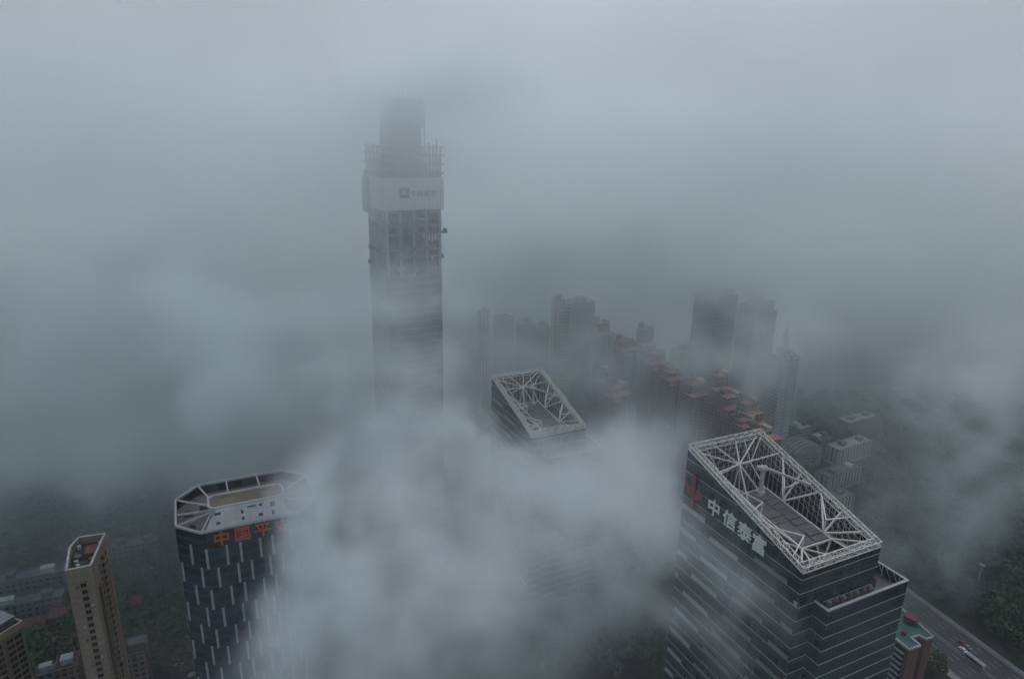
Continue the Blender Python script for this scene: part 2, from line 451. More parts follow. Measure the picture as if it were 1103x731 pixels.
    # roof deck clutter
    for (x, y, sx, sy, sz, mt) in ((5, 20, 3, 6, 2.0, 'louvre_edge'), (28, 21, 3.4, 7, 2.4, 'roof_grey'), (28.5, 36, 3, 5, 2, 'rust'), (6, 8, 3, 3, 1.6, 'roof_grey'), (28, 8, 4, 3, 1.8, 'louvre_edge')):
        m = MB(); m.box(x - sx/2, x + sx/2, y - sy/2, y + sy/2, deck, deck + sz); m.box(x - sx/2 + .3, x + sx/2 - .3, y - sy/2 + .3, y + sy/2 - .3, deck + sz, deck + sz + .3)
        m.build('air_handler', M_[mt], root)
    dk = MB()                                     # ducts and pipe runs on the deck
    for (p_, q_, w_, h_) in (((3, 4), (30, 4), .8, .7), ((3.5, 6), (3.5, 47), .6, .6), ((27, 12), (27, 50), 1.1, .9), ((5, 30), (11, 30), .9, .8), ((25, 29), (31, 29), .8, .8), ((6, 49), (29, 49), .7, .7), ((30.5, 6), (30.5, 47), .35, .4), ((8, 6), (8, 45), .3, .4)):
        dk.beam((p_[0], p_[1], deck + .6), (q_[0], q_[1], deck + .6), w_, h_)
    dk.build('duct', M_['louvre_edge'], root)
    wk = MB()                                     # maintenance walkway along the ring with its handrail
    wk.box(W - 3.4, W - 2.2, 3, L - 4, deck + 4.9, deck + 5.0)
    for i_ in range(24): wk.beam((W - 3.4, 3.2 + i_ * 2, deck + 5), (W - 3.4, 3.2 + i_ * 2, deck + 6.1), .07)
    wk.beam((W - 3.4, 3, deck + 6.1), (W - 3.4, L - 4, deck + 6.1), .08)
    for i_ in range(9): wk.beam((W - 2.8, 4 + i_ * 5.5, deck), (W - 2.8, 4 + i_ * 5.5, deck + 4.9), .2)
    wk.build('walkway', M_['steel_old'], root)
    if sign:
        for ch, s, z in (('中', 37.7, -.6), ('信', 30.2, -1.0), ('泰', 23.2, -1.5), ('富', 16.9, -2.2)):
            glyph('sign_character', ch, 6.3, .3, M_['sign_white'], root, wall_mtx((-.35, s, ztop + z), (0, -1, 0)))
        e = MB()                                   # red emblem: upright bar with two curved wings
        e.box(-.6, -.2, 47.2, 49.3, ztop - 6.2, ztop + 6.4)
        for sg in (-1, 1):
            for k in range(7):
                t0, t1 = k / 7, (k + 1) / 7
                f = lambda t: (48.25 + sg * (1.05 + 3.4 * t), ztop - 1.2 + 3.3 * (t ** 1.5) * (1 if sg > 0 else .55))
                y0_, z0_ = f(t0); y1_, z1_ = f(t1)
                hw = 1.25
                ys = sorted((y0_, y1_))
                e.box(-.55, -.22, ys[0], ys[1] - .002, min(z0_, z1_) - hw, max(z0_, z1_) + hw)
        e.build('emblem', M_['sign_red'], root)
    return root

D1 = dep(866, 612, 197)
office_tower('office_tower', 'dark glass tower with slanted white steel crown and large white lettering on its side', D1, D1.z, True)
D2 = dep(573, 468, 362)
office_tower('office_tower', 'smaller looking dark tower whose white lattice crown rises out of the fog, without lettering', D2, D2.z, False)

# ------------------------------------------------------------------ octagonal dark tower
def octagon_tower():
    z0 = 118.2; P1 = at(216, 573, z0)
    root = thing('office_tower', 'dark octagonal tower with thin pale vertical fins and orange lettering', 'office tower', (P1.x, P1.y, 0), YAW)
    LX = 34.0; cf, cb = 8.5, 9.5; D = 38.5
    poly = [(0, 0), (LX, 0), (LX + cf, cf), (LX + cf, D - cb), (LX, D), (0, D), (-cf, D - cb), (-cf, cf)]
    deck = z0 - 4.5
    b = MB(); b.prism(poly, 0, deck, 0, 1); b.ring(poly, .5, deck, z0 - .9, 0)
    g = M_['oct_glass'] = glass_wall('octagon_glass', (.010, .022, .033), 1.9, 3.9, rough=.16, spandrel=.35, var=.75)
    b.build('facade', [g, M_['oct_deck']], root)
    c = MB(); n = len(poly)
    c.ring([(p[0] * 1.004, p[1] * 1.004 - .08) for p in poly], .65, z0 - .88, z0)
    c.build('roof_rim', M_['rim_grey'], root)
    # vertical fins, in a staggered pattern, one row every two storeys
    fin = MB(); fin.box(-.42, .42, -.34, -.01, -4.2, 4.2)
    me = fin.mesh('fin', M_['fin'])
    def put_fin(i, s_, zt_):
        a = Vector(poly[i % n]); q = Vector(poly[(i + 1) % n]); ln = (q - a).length
        o = bpy.data.objects.new('fin', me); C.objects.link(o); o.parent = root
        o.location = (a.x + (q.x - a.x) * s_ / ln, a.y + (q.y - a.y) * s_ / ln, zt_ - 4.2); o.rotation_euler = (0, 0, math.atan2(q.y - a.y, q.x - a.x))
    for r_ in range(12):
        zt_ = 110.8 - 8.9 * r_
        if zt_ < 10: break
        for s_ in ((1.1, 8.1, 12.9, 19.9, 24.4, 31.4) if r_ % 2 == 0 else (4.4, 11.4, 16.2, 22.9, 27.6, 33.0)): put_fin(0, s_, zt_)
        for s_ in ((6.6,) if r_ % 2 == 0 else (1.2, 10.6)): put_fin(-1, s_, zt_ + 1.0)
        put_fin(-2, 17.0 if r_ % 2 == 0 else 8.0, zt_ + 2.0)
    # penthouse with rounded ends, white front sloping down to the rim
    pt = 124.3; x0, x1, y0, y1 = 3.2, 30.8, 4.8, 15.6
    r = 3.0; rp = []
    for (cx_, cy_, a0) in ((x1 - r, y0 + r, -90), (x1 - r, y1 - r, 0), (x0 + r, y1 - r, 90), (x0 + r, y0 + r, 180)):
        for k in range(6): rp.append((cx_ + r * math.cos(rad(a0 + 18 * k)), cy_ + r * math.sin(rad(a0 + 18 * k))))
    m = MB(); m.prism(rp, deck, pt - .9, 0, 1); m.ring(rp, .7, pt - .9, pt, 0)
    ph = m.build('penthouse', [M_['white'], M_['roof_brown']], root)
    m = MB(); m.add([(1.4, .75, z0 - .85), (LX - 1.4, .75, z0 - .85), (x1 - r, y0 + .05, pt - .5), (x0 + r, y0 + .05, pt - .5),
                     (1.4, 1.5, z0 - .85), (LX - 1.4, 1.5, z0 - .85), (x1 - r, y0 + .7, pt - .5), (x0 + r, y0 + .7, pt - .5)],
                    [(0,1,2,3),(4,7,6,5),(0,4,5,1),(1,5,6,2),(2,6,7,3),(3,7,4,0)])
    m.build('sloping_panel', M_['white'], root)
    sl = Vector((0, y0 + .05 - .75, pt - .5 - z0 + .85)).normalized()
    for (x, t_, w_, h_) in ((6.3, .75, 2.2, 1.0), (6.2, .3, 1.4, 1.0), (14.8, .62, .9, 1.3), (14.9, .3, .9, 1.3), (18.3, .8, 3.2, .5), (21.5, .8, 1.1, 1.0), (21.2, .32, 1.5, 1.1), (25.8, .72, 1.6, 1.6), (25.6, .3, .8, 1.6)):
        yy = .75 + (y0 + .05 - .75) * t_; zz = z0 - .85 + (pt - .5 - z0 + .85) * t_
        m = MB(); a = sl * (h_ / 2); nrm = Vector((0, -sl.z, sl.y)) * .06
        c_ = Vector((x, yy, zz))
        q = [c_ - Vector((w_/2, 0, 0)) - a, c_ + Vector((w_/2, 0, 0)) - a, c_ + Vector((w_/2, 0, 0)) + a, c_ - Vector((w_/2, 0, 0)) + a]
        m.add([p + nrm for p in q] + [p - nrm for p in q], [(0,1,2,3),(7,6,5,4),(0,4,5,1),(1,5,6,2),(2,6,7,3),(3,7,4,0)])
        m.build('vent_window', M_['pane'], ph)
    # radial roof beams
    for p, q in (((x0, y0 + 3, pt - 3.5), (-cf + .6, cf + .2, z0 - .6)), ((x0, y0 + 5, pt - 3.5), (-cf + .6, 17, z0 - .6)), ((x0 + .5, y1 - 2, pt - 3.5), (-cf + .6, D - cb, z0 - .6)),
                 ((x0 + .8, y0 + 1.4, pt - 3.2), (.3, .6, z0 - .6)), ((x0 + 2, y1 - .4, pt - 3.5), (.2, D - .7, z0 - .6)), ((11, y1 - .2, pt - 3.5), (11, D - .7, z0 - .6)), ((23, y1 - .2, pt - 3.5), (23, D - .7, z0 - .6)),
                 ((x1 - .4, y0 + 3, pt - 3.5), (LX + cf - .7, cf, z0 - .6)), ((x1, y0 + 6, pt - 3.5), (LX + cf - .7, 18, z0 - .6)), ((x1 - .5, y1 - 2, pt - 3.5), (LX + cf - .7, D - cb, z0 - .6))):
        m = MB(); m.beam(p, q, .6, .7); m.build('roof_beam', M_['rim_grey'], root)
    for x, y, s_, h_ in ((-3, 12, 2.5, 1.6), (-4, 22, 3, 2), (2, 26, 4, 1.8), (12, 25, 5, 2.2), (20, 29, 4, 2.6), (28, 24, 4, 1.8), (35, 20, 3, 2), (36, 12, 3, 1.5)):
        m = MB(); m.box(x - s_/2, x + s_/2, y - s_/2.6, y + s_/2.6, deck, deck + h_); m.box(x - s_/2 + .4, x + s_/2 - .4, y - s_/2.6 + .4, y + s_/2.6 - .4, deck + h_, deck + h_ + .35)
        m.build('air_handler', M_['roof_grey'] if R.random() < .6 else M_['roof_brown'], root)
    for ch, x in (('中', 6.7), ('国', 14.0), ('平', 21.3), ('安', 28.6)):
        glyph('sign_character', ch, 6.2, .35, M_['sign_orange'], root, wall_mtx((x, -.45, 114.2), (1, 0, 0)), .018)
    return root
M_['oct_deck'] = plain('oct_roof_deck', (.15, .14, .12), .8, .45, .25)
M_['fin'] = plain('pale_fin', (.32, .34, .34), .5, .15, .5)
octagon_tower()

# ------------------------------------------------------------------ tall tower under construction
def tall_tower():
    zc = 220.6
    P = at(415, 227, zc)
    root = thing('skyscraper', 'very tall tower under construction with bare concrete frame and pale banner band in the fog', 'skyscraper', (P.x, P.y, 0), YAW + rad(2))
    w, dpt = 31.0, 33.0
    sk = 185.6
    ft = glass_wall('tower_cladding', (.035, .05, .06), 1.5, 4.2, rough=.25, spandrel=.35, var=.4)
    b = MB(); b.prism([(0, 0), (w, 0), (w, dpt), (0, dpt)], 0, sk, 0, 2)
    z = sk
    while z > 3:
        b.box(-.2, w + .2, -.2, 0, z - .55, z, 1); b.box(-.2, 0, 0, dpt, z - .55, z, 1); b.box(w, w + .2, 0, dpt, z - .55, z, 1)
        z -= 4.2
    b.build('glazed_shaft', [ft, M_['louvre_edge'], M_['concrete']], root)
    # open slabs
    levels = [sk + 4.0, sk + 10.2, sk + 14.2, sk + 22.4, sk + 26.6, sk + 30.0, sk + 34.0, zc + .6]
    s = MB()
    for z in levels:
        s.box(.3, w - .3, .3, dpt - .3, z - .5, z)
    s.build('floor_slab', M_['concrete'], root)
    c = MB()
    for i in range(5):
        x = .8 + (w - 1.6) * i / 4
        for y in (.8, dpt - .8): c.box(x - .65, x + .65, y - .6, y + .6, sk, zc + 20)
    for i in range(1, 7):
        y = .8 + (dpt - 1.6) * i / 7
        for x in (.8, w - .8): c.box(x - .5, x + .5, y - .45, y + .45, sk, zc + 20)
    c.build('column', M_['concrete'], root)
    k = MB(); k.box(8, w - 8, 8, dpt - 8, sk, 262); k.build('core', M_['concrete_dark'], root)
    k = MB(); k.box(7, w - 6.5, 7, dpt - 7, 262, 276)
    for i in range(9):
        x = 7 + (w - 13.5) * i / 8
        k.box(x - .25, x + .25, 6.4, 7, 240, 280)
        y = 7 + (dpt - 14) * i / 8
        k.box(6.4, 7, y - .25, y + .25, 240, 280)
    k.build('climbing_formwork', M_['concrete_dark'], root)
    # banner wrap
    zb, zt = zc, zc + 16.4
    e = .7
    bn = MB()
    bn.box(-e, w + e, -e - .25, -e, zb, zt); bn.box(-e - .25, -e, -e, dpt + e, zb, zt); bn.box(w + e, w + e + .25, -e, dpt + e, zb, zt); bn.box(-e, w + e, dpt + e, dpt + e + .25, zb, zt)
    for i in range(22):
        x = -e + (w + 2 * e) * i / 21
        bn.box(x - .1, x + .1, -e - .4, -e - .25, zb, zt, 1)
        y = -e + (dpt + 2 * e) * i / 21
        bn.box(-e - .4, -e - .25, y - .1, y + .1, zb, zt, 1)
    bn.build('banner_screen', [M_['banner'], M_['line']], root)
    lift = MB(); lift.box(-e - 2.6, -e - .6, 22, 31, zb - 3, zt - 1); lift.box(-e - 2.2, -e - .8, 24, 29, zt - 1, zt + 3)
    lift.build('side_screen', M_['net'], root)
    lg = MB()
    for i in range(3):
        for j in range(3):
            if (i, j) == (1, 1): continue
            lg.box(7.6 + i * 1.75, 9.15 + i * 1.75, -e - .75, -e - .42, zb + 6.4 + j * 1.75, zb + 7.95 + j * 1.75)
    lg.build('logo', M_['logo_blue'], root)
    for ch, x in (('中', 15.2), ('国', 18.8), ('建', 22.4), ('筑', 26.0)):
        glyph('sign_character', ch, 3.3, .3, M_['text_dark'], root, wall_mtx((x, -e - .55, zb + 8.6), (1, 0, 0)))
    # scaffold tubes and starter columns above the banner
    top = MB()
    xs = [0.3 + (w - .6) * i / 15 for i in range(16)]
    for i, x in enumerate(xs):
        if 5 < i < 10 and i % 2: continue
        h = R.uniform(31, 36) if (i < 5 or i > 11) else R.uniform(25, 30)
        for y in (.2, dpt - .2): top.box(x - .36, x + .36, y - .36, y + .36, zt - 2, zb + h)
    for i in range(15):
        y = .3 + (dpt - .6) * i / 14
        for x in (.2, w - .2): top.box(x - .2, x + .2, y - .2, y + .2, zt - 2, zb + R.uniform(26, 36))
    for z in (zt + 2.2, zt + 7.0, zt + 11.4, zt + 15.2):
        if True:
            for y in (-.4, dpt + .4): top.box(-1.4, w + 1.4, y - .4, y + .4, z - .45, z + .45)
            for x in (-.6, w + .6): top.box(x - .3, x + .3, -1.2, dpt + 1.2, z - .3, z + .3)
    top.box(1, w - 1, 1, dpt - 1, zt + .2, zt + .8)
    top.build('scaffolding', M_['concrete_dark'], root)
    # edge nets / loading platforms sticking out
    for x, y, z, sx, sy in ((w + 2.2, 6, sk + 21.5, 5, 6), (w + 1, 14, sk + 30, 3, 5), (w + .8, 4, sk + 8, 2.4, 4), (-1.8, 16, sk + 26, 4, 5), (w + .8, 20, sk + 25.5, 2.6, 5), (w + .6, 12, sk + 4.4, 2.2, 6), (w + .9, 25, sk + 33, 2.6, 5), (-.9, 9, sk + 31, 2.4, 5), (-.9, 27, sk + 3, 2.6, 4), (w + .8, 8, sk + 15, 2.2, 4), (-1, 24, sk + 12, 3, 4)):
        m = MB(); m.box(x - sx/2, x + sx/2, y - sy/2, y + sy/2, z, z + .4); m.box(x + (sx/2 - .2) * (1 if x > 0 else -1) - .1, x + (sx/2 - .2) * (1 if x > 0 else -1) + .1, y - sy/2, y + sy/2, z + .4, z + 2.2)
        m.beam((x - sx/2, y, z + 2.4), (x + sx/2, y, z + .3), .3)
        m.build('loading_platform', M_['net'], root)
    def sheet(x0, x1, y0, y1, z0_, z1_):
        nn = MB(); nn.box(x0, x1, y0, y1, z0_, z1_); nn.build('safety_net', M_['net'], root)
    for z in levels[:-1]:
        if R.random() < .7:
            a = R.uniform(0, .5); sheet(w * a + 1, w * (a + .45), .5, .62, z, z + R.uniform(1.2, 3.2))
        sheet(w - .62, w - .5, 2, dpt - 3, z, z + 1.6)
        for k_ in range(5):                        # sagging torn sheets along the open edges
            y_ = R.uniform(1, dpt - 6); h_ = R.uniform(.8, 3.4); out_ = R.uniform(.1, .9)
            sheet(w - .3 + out_, w - .22 + out_, y_, y_ + R.uniform(2, 5), z - R.uniform(.2, 1.4), z + h_)
            x_ = R.uniform(1, w - 5)
            sheet(x_, x_ + R.uniform(1.5, 4), .02 - out_ * .5, .09 - out_ * .5, z - R.uniform(.1, .7), z + h_ * .6)
tall_tower()

FOOT = []          # circles kept free of trees: (x, y, r)
def keep(x, y, r): FOOT.append((x, y, r))
for D_ in (D1, D2):
    c_ = Vector((D_.x, D_.y, 0)) + E1 * 20 + E2 * 24
    keep(c_.x, c_.y, 40)

def local(root_xy, yaw, p):
    d = Vector((p[0] - root_xy[0], p[1] - root_xy[1]))
    return (d.x * math.cos(yaw) + d.y * math.sin(yaw), -d.x * math.sin(yaw) + d.y * math.cos(yaw))

# ------------------------------------------------------------------ beige apartment tower
def window_mesh(w, h, frame, pane, name='window'):
    m = MB(); m.box(-w/2, w/2, -.03, .0, 0, h, 1)
    for a in (-1, 1): m.box(a * w/2 - .09, a * w/2 + .09, -.16, 0, -.08, h + .08)
    m.box(-w/2 - .15, w/2 + .15, -.26, 0, -.2, -.04); m.box(-w/2 - .1, w/2 + .1, -.18, 0, h + .04, h + .18); m.box(-.04, .04, -.1, -.03, 0, h)
    return m.mesh(name, [frame, pane])

def beige_tower():
    z0 = 101.0
    P = at(70, 615, z0)
    root = thing('apartment_tower', 'slim tall beige apartment tower with walled flat roof and one window column in front', 'apartment tower', (P.x, P.y, 0), YAW)
    keep(P.x + 2, P.y + 14, 17)
    poly = [(0, 0), (8.4, 0), (11.4, 22.3), (1.7, 23.2), (-.6, 16.5)]
    b = MB(); b.prism(poly, 0, z0 - 3.2, 0, 2); 
    z = z0 - 1.2
    for k in range(33):
        zz = z0 - 3.0 - k * 3.0
        if zz < 3: break
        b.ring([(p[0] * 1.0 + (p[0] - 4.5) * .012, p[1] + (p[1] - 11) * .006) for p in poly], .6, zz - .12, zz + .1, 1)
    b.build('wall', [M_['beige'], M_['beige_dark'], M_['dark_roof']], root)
    pr = MB(); pr.ring(poly, .45, z0 - 3.2, z0 + .1); pr.build('parapet', M_['beige'], root)
    cap = MB(); cap.ring([(p[0] + (p[0] - 4.5) * .02, p[1] + (p[1] - 11) * .012) for p in poly], .8, z0 + .102, z0 + .35); cap.build('parapet_cap', M_['roof_pale'], root)
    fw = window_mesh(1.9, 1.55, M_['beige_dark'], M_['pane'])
    n = 31
    for k in range(n):
        z = z0 - 8.2 - k * 3.0
        o = bpy.data.objects.new('window', fw); C.objects.link(o); o.parent = root; o.location = (4.9, -.005, z)
    a = Vector((8.4, 0)); q = Vector((11.4, 22.3)); ang = math.atan2(22.3, 3.0); dr = (q - a).normalized(); nr = Vector((dr.y, -dr.x))
    fs = window_mesh(2.3, 1.7, M_['beige_dark'], M_['pane'])
    for s in (9.0, 18.0):
        for k in range(n):
            z = z0 - 7.0 - k * 3.0
            p = a + dr * s + nr * .01
            o = bpy.data.objects.new('window', fs); C.objects.link(o); o.parent = root; o.location = (p.x, p.y, z); o.rotation_euler = (0, 0, ang)
    for s in (13.4,):
        for k in range(n):
            z = z0 - 6.8 - k * 3.0
            m = MB(); m.box(-1.7, 1.7, -1.15, 0, -.2, 0); m.box(-1.7, 1.7, -1.15, -1.03, 0, 1.0); m.box(-1.7, -1.58, -1.03, 0, 0, 1.0); m.box(1.58, 1.7, -1.03, 0, 0, 1.0); m.box(-1.4, 1.4, -.05, -.004, .1, 2.2, 1)
            if k == 0: bal = m.mesh('balcony', [M_['beige'], M_['pane']])
            p = a + dr * s + nr * .01
            o = bpy.data.objects.new('balcony', bal); C.objects.link(o); o.parent = root; o.location = (p.x, p.y, z); o.rotation_euler = (0, 0, ang)
    m = MB()                                     # dark recessed glazed slot near the front corner
    for s in (3.6, 5.6):
        p = a + dr * s + nr * .06; q_ = a + dr * (s + 1.1) + nr * .06
        m.prism([(p.x, p.y), (q_.x, q_.y), (q_.x - nr.x * .3, q_.y - nr.y * .3), (p.x - nr.x * .3, p.y - nr.y * .3)], 3, z0 - 12)
    m.build('glazed_slot', M_['pane'], root)
    for (x, y, sx, sy, h, mt) in ((7.0, 14, 3.6, 6, 2.2, 'roof_red'), (7.2, 8.4, .9, .9, 1.4, 'machine'), (3.2, 6, .8, 1.0, 1.0, 'white'), (2.5, 12, 2, 2, 1.4, 'roof_grey')):
        m = MB(); m.box(x - sx/2, x + sx/2, y - sy/2, y + sy/2, z0 - 3.2, z0 - 3.2 + h); m.box(x - sx/2 - .2, x + sx/2 + .2, y - sy/2 - .2, y + sy/2 + .2, z0 - 3.2 + h, z0 - 3 + h)
        m.build('stair_head', M_[mt], root)
    for k in range(n):
        if k % 3 == 1: continue
        x = 6.6 if k % 2 else 2.9
        m = MB(); m.box(x - .5, x + .5, -.55, -.06, z0 - 8.0 - k * 3.0, z0 - 7.3 - k * 3.0); m.box(x - .55, x + .55, -.6, -.01, z0 - 8.08 - k * 3.0, z0 - 8.01 - k * 3.0)
        m.build('air_conditioner', M_['roof_pale'] if k % 4 else M_['roof_grey'], root)
    for x, y in ((2.4, 8.5), (2.2, 19.5), (9.4, 19.8)):
        m = MB(); m.cyl((x, y, z0 - 3.2), (x, y, z0 - 1.6), .75, .75, 12); m.build('water_tank', M_['roof_pale'], root)
    m = MB(); m.cyl((11.0, 22, z0), (11.0, 22, z0 + 5), .09, .05, 6); m.build('antenna', M_['white'], root)
beige_tower()

def corner_beige():
    z0 = 60.0
    a = at(22, 667, z0); b_ = at(-2, 682, z0)
    d = Vector((a.x - b_.x, a.y - b_.y)); yaw = math.atan2(d.y, d.x)
    root = thing('apartment_tower', 'beige apartment block at the picture corner with broad dark window bays and striped pale roof', 'apartment tower', (a.x, a.y, 0), yaw)
    keep(a.x - 8, a.y - 3, 16)
    b = MB(); Wd, Dp = 24.0, 13.0
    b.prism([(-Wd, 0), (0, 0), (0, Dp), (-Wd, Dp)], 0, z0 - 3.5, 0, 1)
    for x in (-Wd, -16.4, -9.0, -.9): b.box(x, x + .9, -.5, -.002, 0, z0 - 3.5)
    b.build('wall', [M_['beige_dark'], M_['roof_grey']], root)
    c = MB(); c.ring([(-Wd - .5, -.7), (.5, -.7), (.5, Dp + .5), (-Wd - .5, Dp + .5)], .9, z0 - 3.5, z0 - .5); c.build('cornice', M_['beige'], root)
    c = MB(); c.prism([(-14, 2.2), (-.9, 2.2), (-.9, Dp - 1.2), (-14, Dp - 1.2)], z0 - 3.5, z0 + 1.5, 0, 0)
    for i in range(9): c.box(-14, -.6, 2.4 + i * 1.05, 2.9 + i * 1.05, z0 + 1.55, z0 + 1.85, 1)
    c.build('roof_house', [M_['roof_grey'], M_['white']], root)
    fw = window_mesh(2.9, 1.9, M_['beige_dark'], M_['pane'])
    for i, x in enumerate((-22.3, -18.3, -13.8, -10.5, -6.2, -2.9)):
        for k in range(16):
            o = bpy.data.objects.new('window', fw); C.objects.link(o); o.parent = root; o.location = (x + .6, -.005, z0 - 7.4 - k * 3.05)
corner_beige()

# ------------------------------------------------------------------ brick apartment block with green roof
def brick_block():
    z0 = 40.0
    uv = [(979.5, 698.2), (991.6, 693.7), (981, 685.3), (990, 683), (997.7, 687), (1005.3, 684.5), (970.4, 654), (950, 660), (951, 676)]
    P = [at(u, v, z0) for u, v in uv]
    o = P[5]; yaw = rad(43)
    root = thing('apartment_block', 'red brick apartment block with a turquoise flat roof and pale balconies beside the road', 'apartment block', (o.x, o.y, 0), yaw)
    keep(P[7].x, P[7].y, 16); keep(o.x, o.y, 8)
    poly = [local((o.x, o.y), yaw, p) for p in P]
    b = MB(); b.prism(poly, 0, z0 - 1.0, 0, 1); b.build('wall', [M_['brick'], M_['roof_green']], root)
    area = sum(poly[i-1][0] * poly[i][1] - poly[i][0] * poly[i-1][1] for i in range(len(poly)))
    pp = poly if area > 0 else list(reversed(poly))
    p_ = MB()
    for i in range(len(poly)):
        a, c = poly[i-1], poly[i]
        p_.beam((a[0], a[1], z0 - .5), (c[0], c[1], z0 - .5), .75, 1.0)
    p_.build('parapet', M_['roof_pale'], root)
    m = MB(); m.box(poly[7][0] + 3, poly[7][0] + 8, poly[6][1] - 9, poly[6][1] - 4, z0 - 1, z0 + 2); m.box(poly[7][0] + 2.7, poly[7][0] + 8.3, poly[6][1] - 9.3, poly[6][1] - 3.7, z0 + 2, z0 + 2.3)
    m.build('stair_head', M_['roof_red'], root)
    m = MB(); m.cyl((-8, 10, z0 - 1), (-8, 10, z0 + .9), 1.1, 1.1, 12); m.build('water_tank', M_['roof_red'], root)
    def bands(i, j, s0, s1, nm):
        a = Vector(poly[i]); q = Vector(poly[j]); d = (q - a); ang = math.atan2(d.y, d.x); ln = d.length
        nr = Vector((d.y, -d.x)).normalized()
        cen = sum((Vector(p) for p in poly), Vector((0, 0))) / len(poly)
        if nr.dot((a + q) / 2 - cen) < 0: nr = -nr
        for k in range(12):
            z = z0 - 4.3 - 3.0 * k
            mm = MB(); p0 = a + d * s0; p1 = a + d * s1
            w_ = 1.3
            mm.prism([(p0.x, p0.y), (p1.x, p1.y), (p1.x + nr.x * w_, p1.y + nr.y * w_), (p0.x + nr.x * w_, p0.y + nr.y * w_)], z, z + .25)
            mm.prism([(p0.x + nr.x * w_, p0.y + nr.y * w_), (p1.x + nr.x * w_, p1.y + nr.y * w_), (p1.x + nr.x * (w_ + .12), p1.y + nr.y * (w_ + .12)), (p0.x + nr.x * (w_ + .12), p0.y + nr.y * (w_ + .12))], z, z + 1.1)
            mm.prism([(p0.x, p0.y), (p1.x, p1.y), (p1.x + nr.x * .05, p1.y + nr.y * .05), (p0.x + nr.x * .05, p0.y + nr.y * .05)], z + .5, z + 2.3, 1)
            mm.build('balcony', [M_['roof_pale'], M_['pane']], root)
    bands(0, 8, .12, .45, 'balcony'); bands(0, 8, .55, .9, 'balcony'); bands(5, 6, .1, .3, 'balcony'); bands(5, 6, .5, .7, 'balcony')
    fw = window_mesh(1.3, 1.4, M_['beige_dark'], M_['pane'])
    a = Vector(poly[0]); q = Vector(poly[1]); d = q - a; ang = math.atan2(d.y, d.x)
    for k in range(12):
        p = a + d * .5; o2 = bpy.data.objects.new('window', fw); C.objects.link(o2); o2.parent = root; o2.location = (p.x + d.y * .003, p.y - d.x * .003, z0 - 4 - 3 * k); o2.rotation_euler = (0, 0, ang)
brick_block()

# ------------------------------------------------------------------ terracotta-roofed residential towers
M_['pink'] = facade('pinkish_render', (.215, .165, .15), 3.0, 3.4, .5, .5, streak=.3)
M_['pink2'] = facade('brown_render', (.20, .135, .115), 3.0, 2.8, .55, .5, streak=.3)
M_['cream'] = facade('cream_render', (.52, .45, .33), 3.0, 3.2, .45, .45)
M_['cream_rib'] = facade('cream_ribbed', (.60, .54, .42), 300, 3.1, .42, .96, (.10, .10, .10))
M_['greyfac'] = facade('grey_render', (.27, .28, .28), 3.2, 3.0, .6, .45)
M_['darkfac'] = facade('dark_render', (.10, .10, .11), 3.2, 2.6, .6, .5)
M_['school'] = facade('ribbed_render', (.34, .33, .30), 60, 3.8, .45, .92, (.06, .06, .065))
M_['low'] = facade('low_render', (.15, .155, .145), 3.3, 3.2, .5, .45)

def hip(mb, x0, x1, y0, y1, z, h, ov=.8, mi=0):
    x0 -= ov; x1 += ov; y0 -= ov; y1 += ov
    w_, d_ = x1 - x0, y1 - y0; r = min(w_, d_) / 2
    if w_ >= d_: a, c = (x0 + r, (y0+y1)/2), (x1 - r + .01, (y0+y1)/2)
    else: a, c = ((x0+x1)/2, y0 + r), ((x0+x1)/2, y1 - r + .01)
    vs = [(x0,y0,z),(x1,y0,z),(x1,y1,z),(x0,y1,z),(a[0],a[1],z+h),(c[0],c[1],z+h)]
    fs = [(3,2,1,0)] + ([(0,1,5,4),(1,2,5),(2,3,4,5),(3,0,4)] if w_ >= d_ else [(0,1,4),(1,2,5,4),(2,3,5),(3,0,4,5)])
    mb.add(vs, fs, mi)

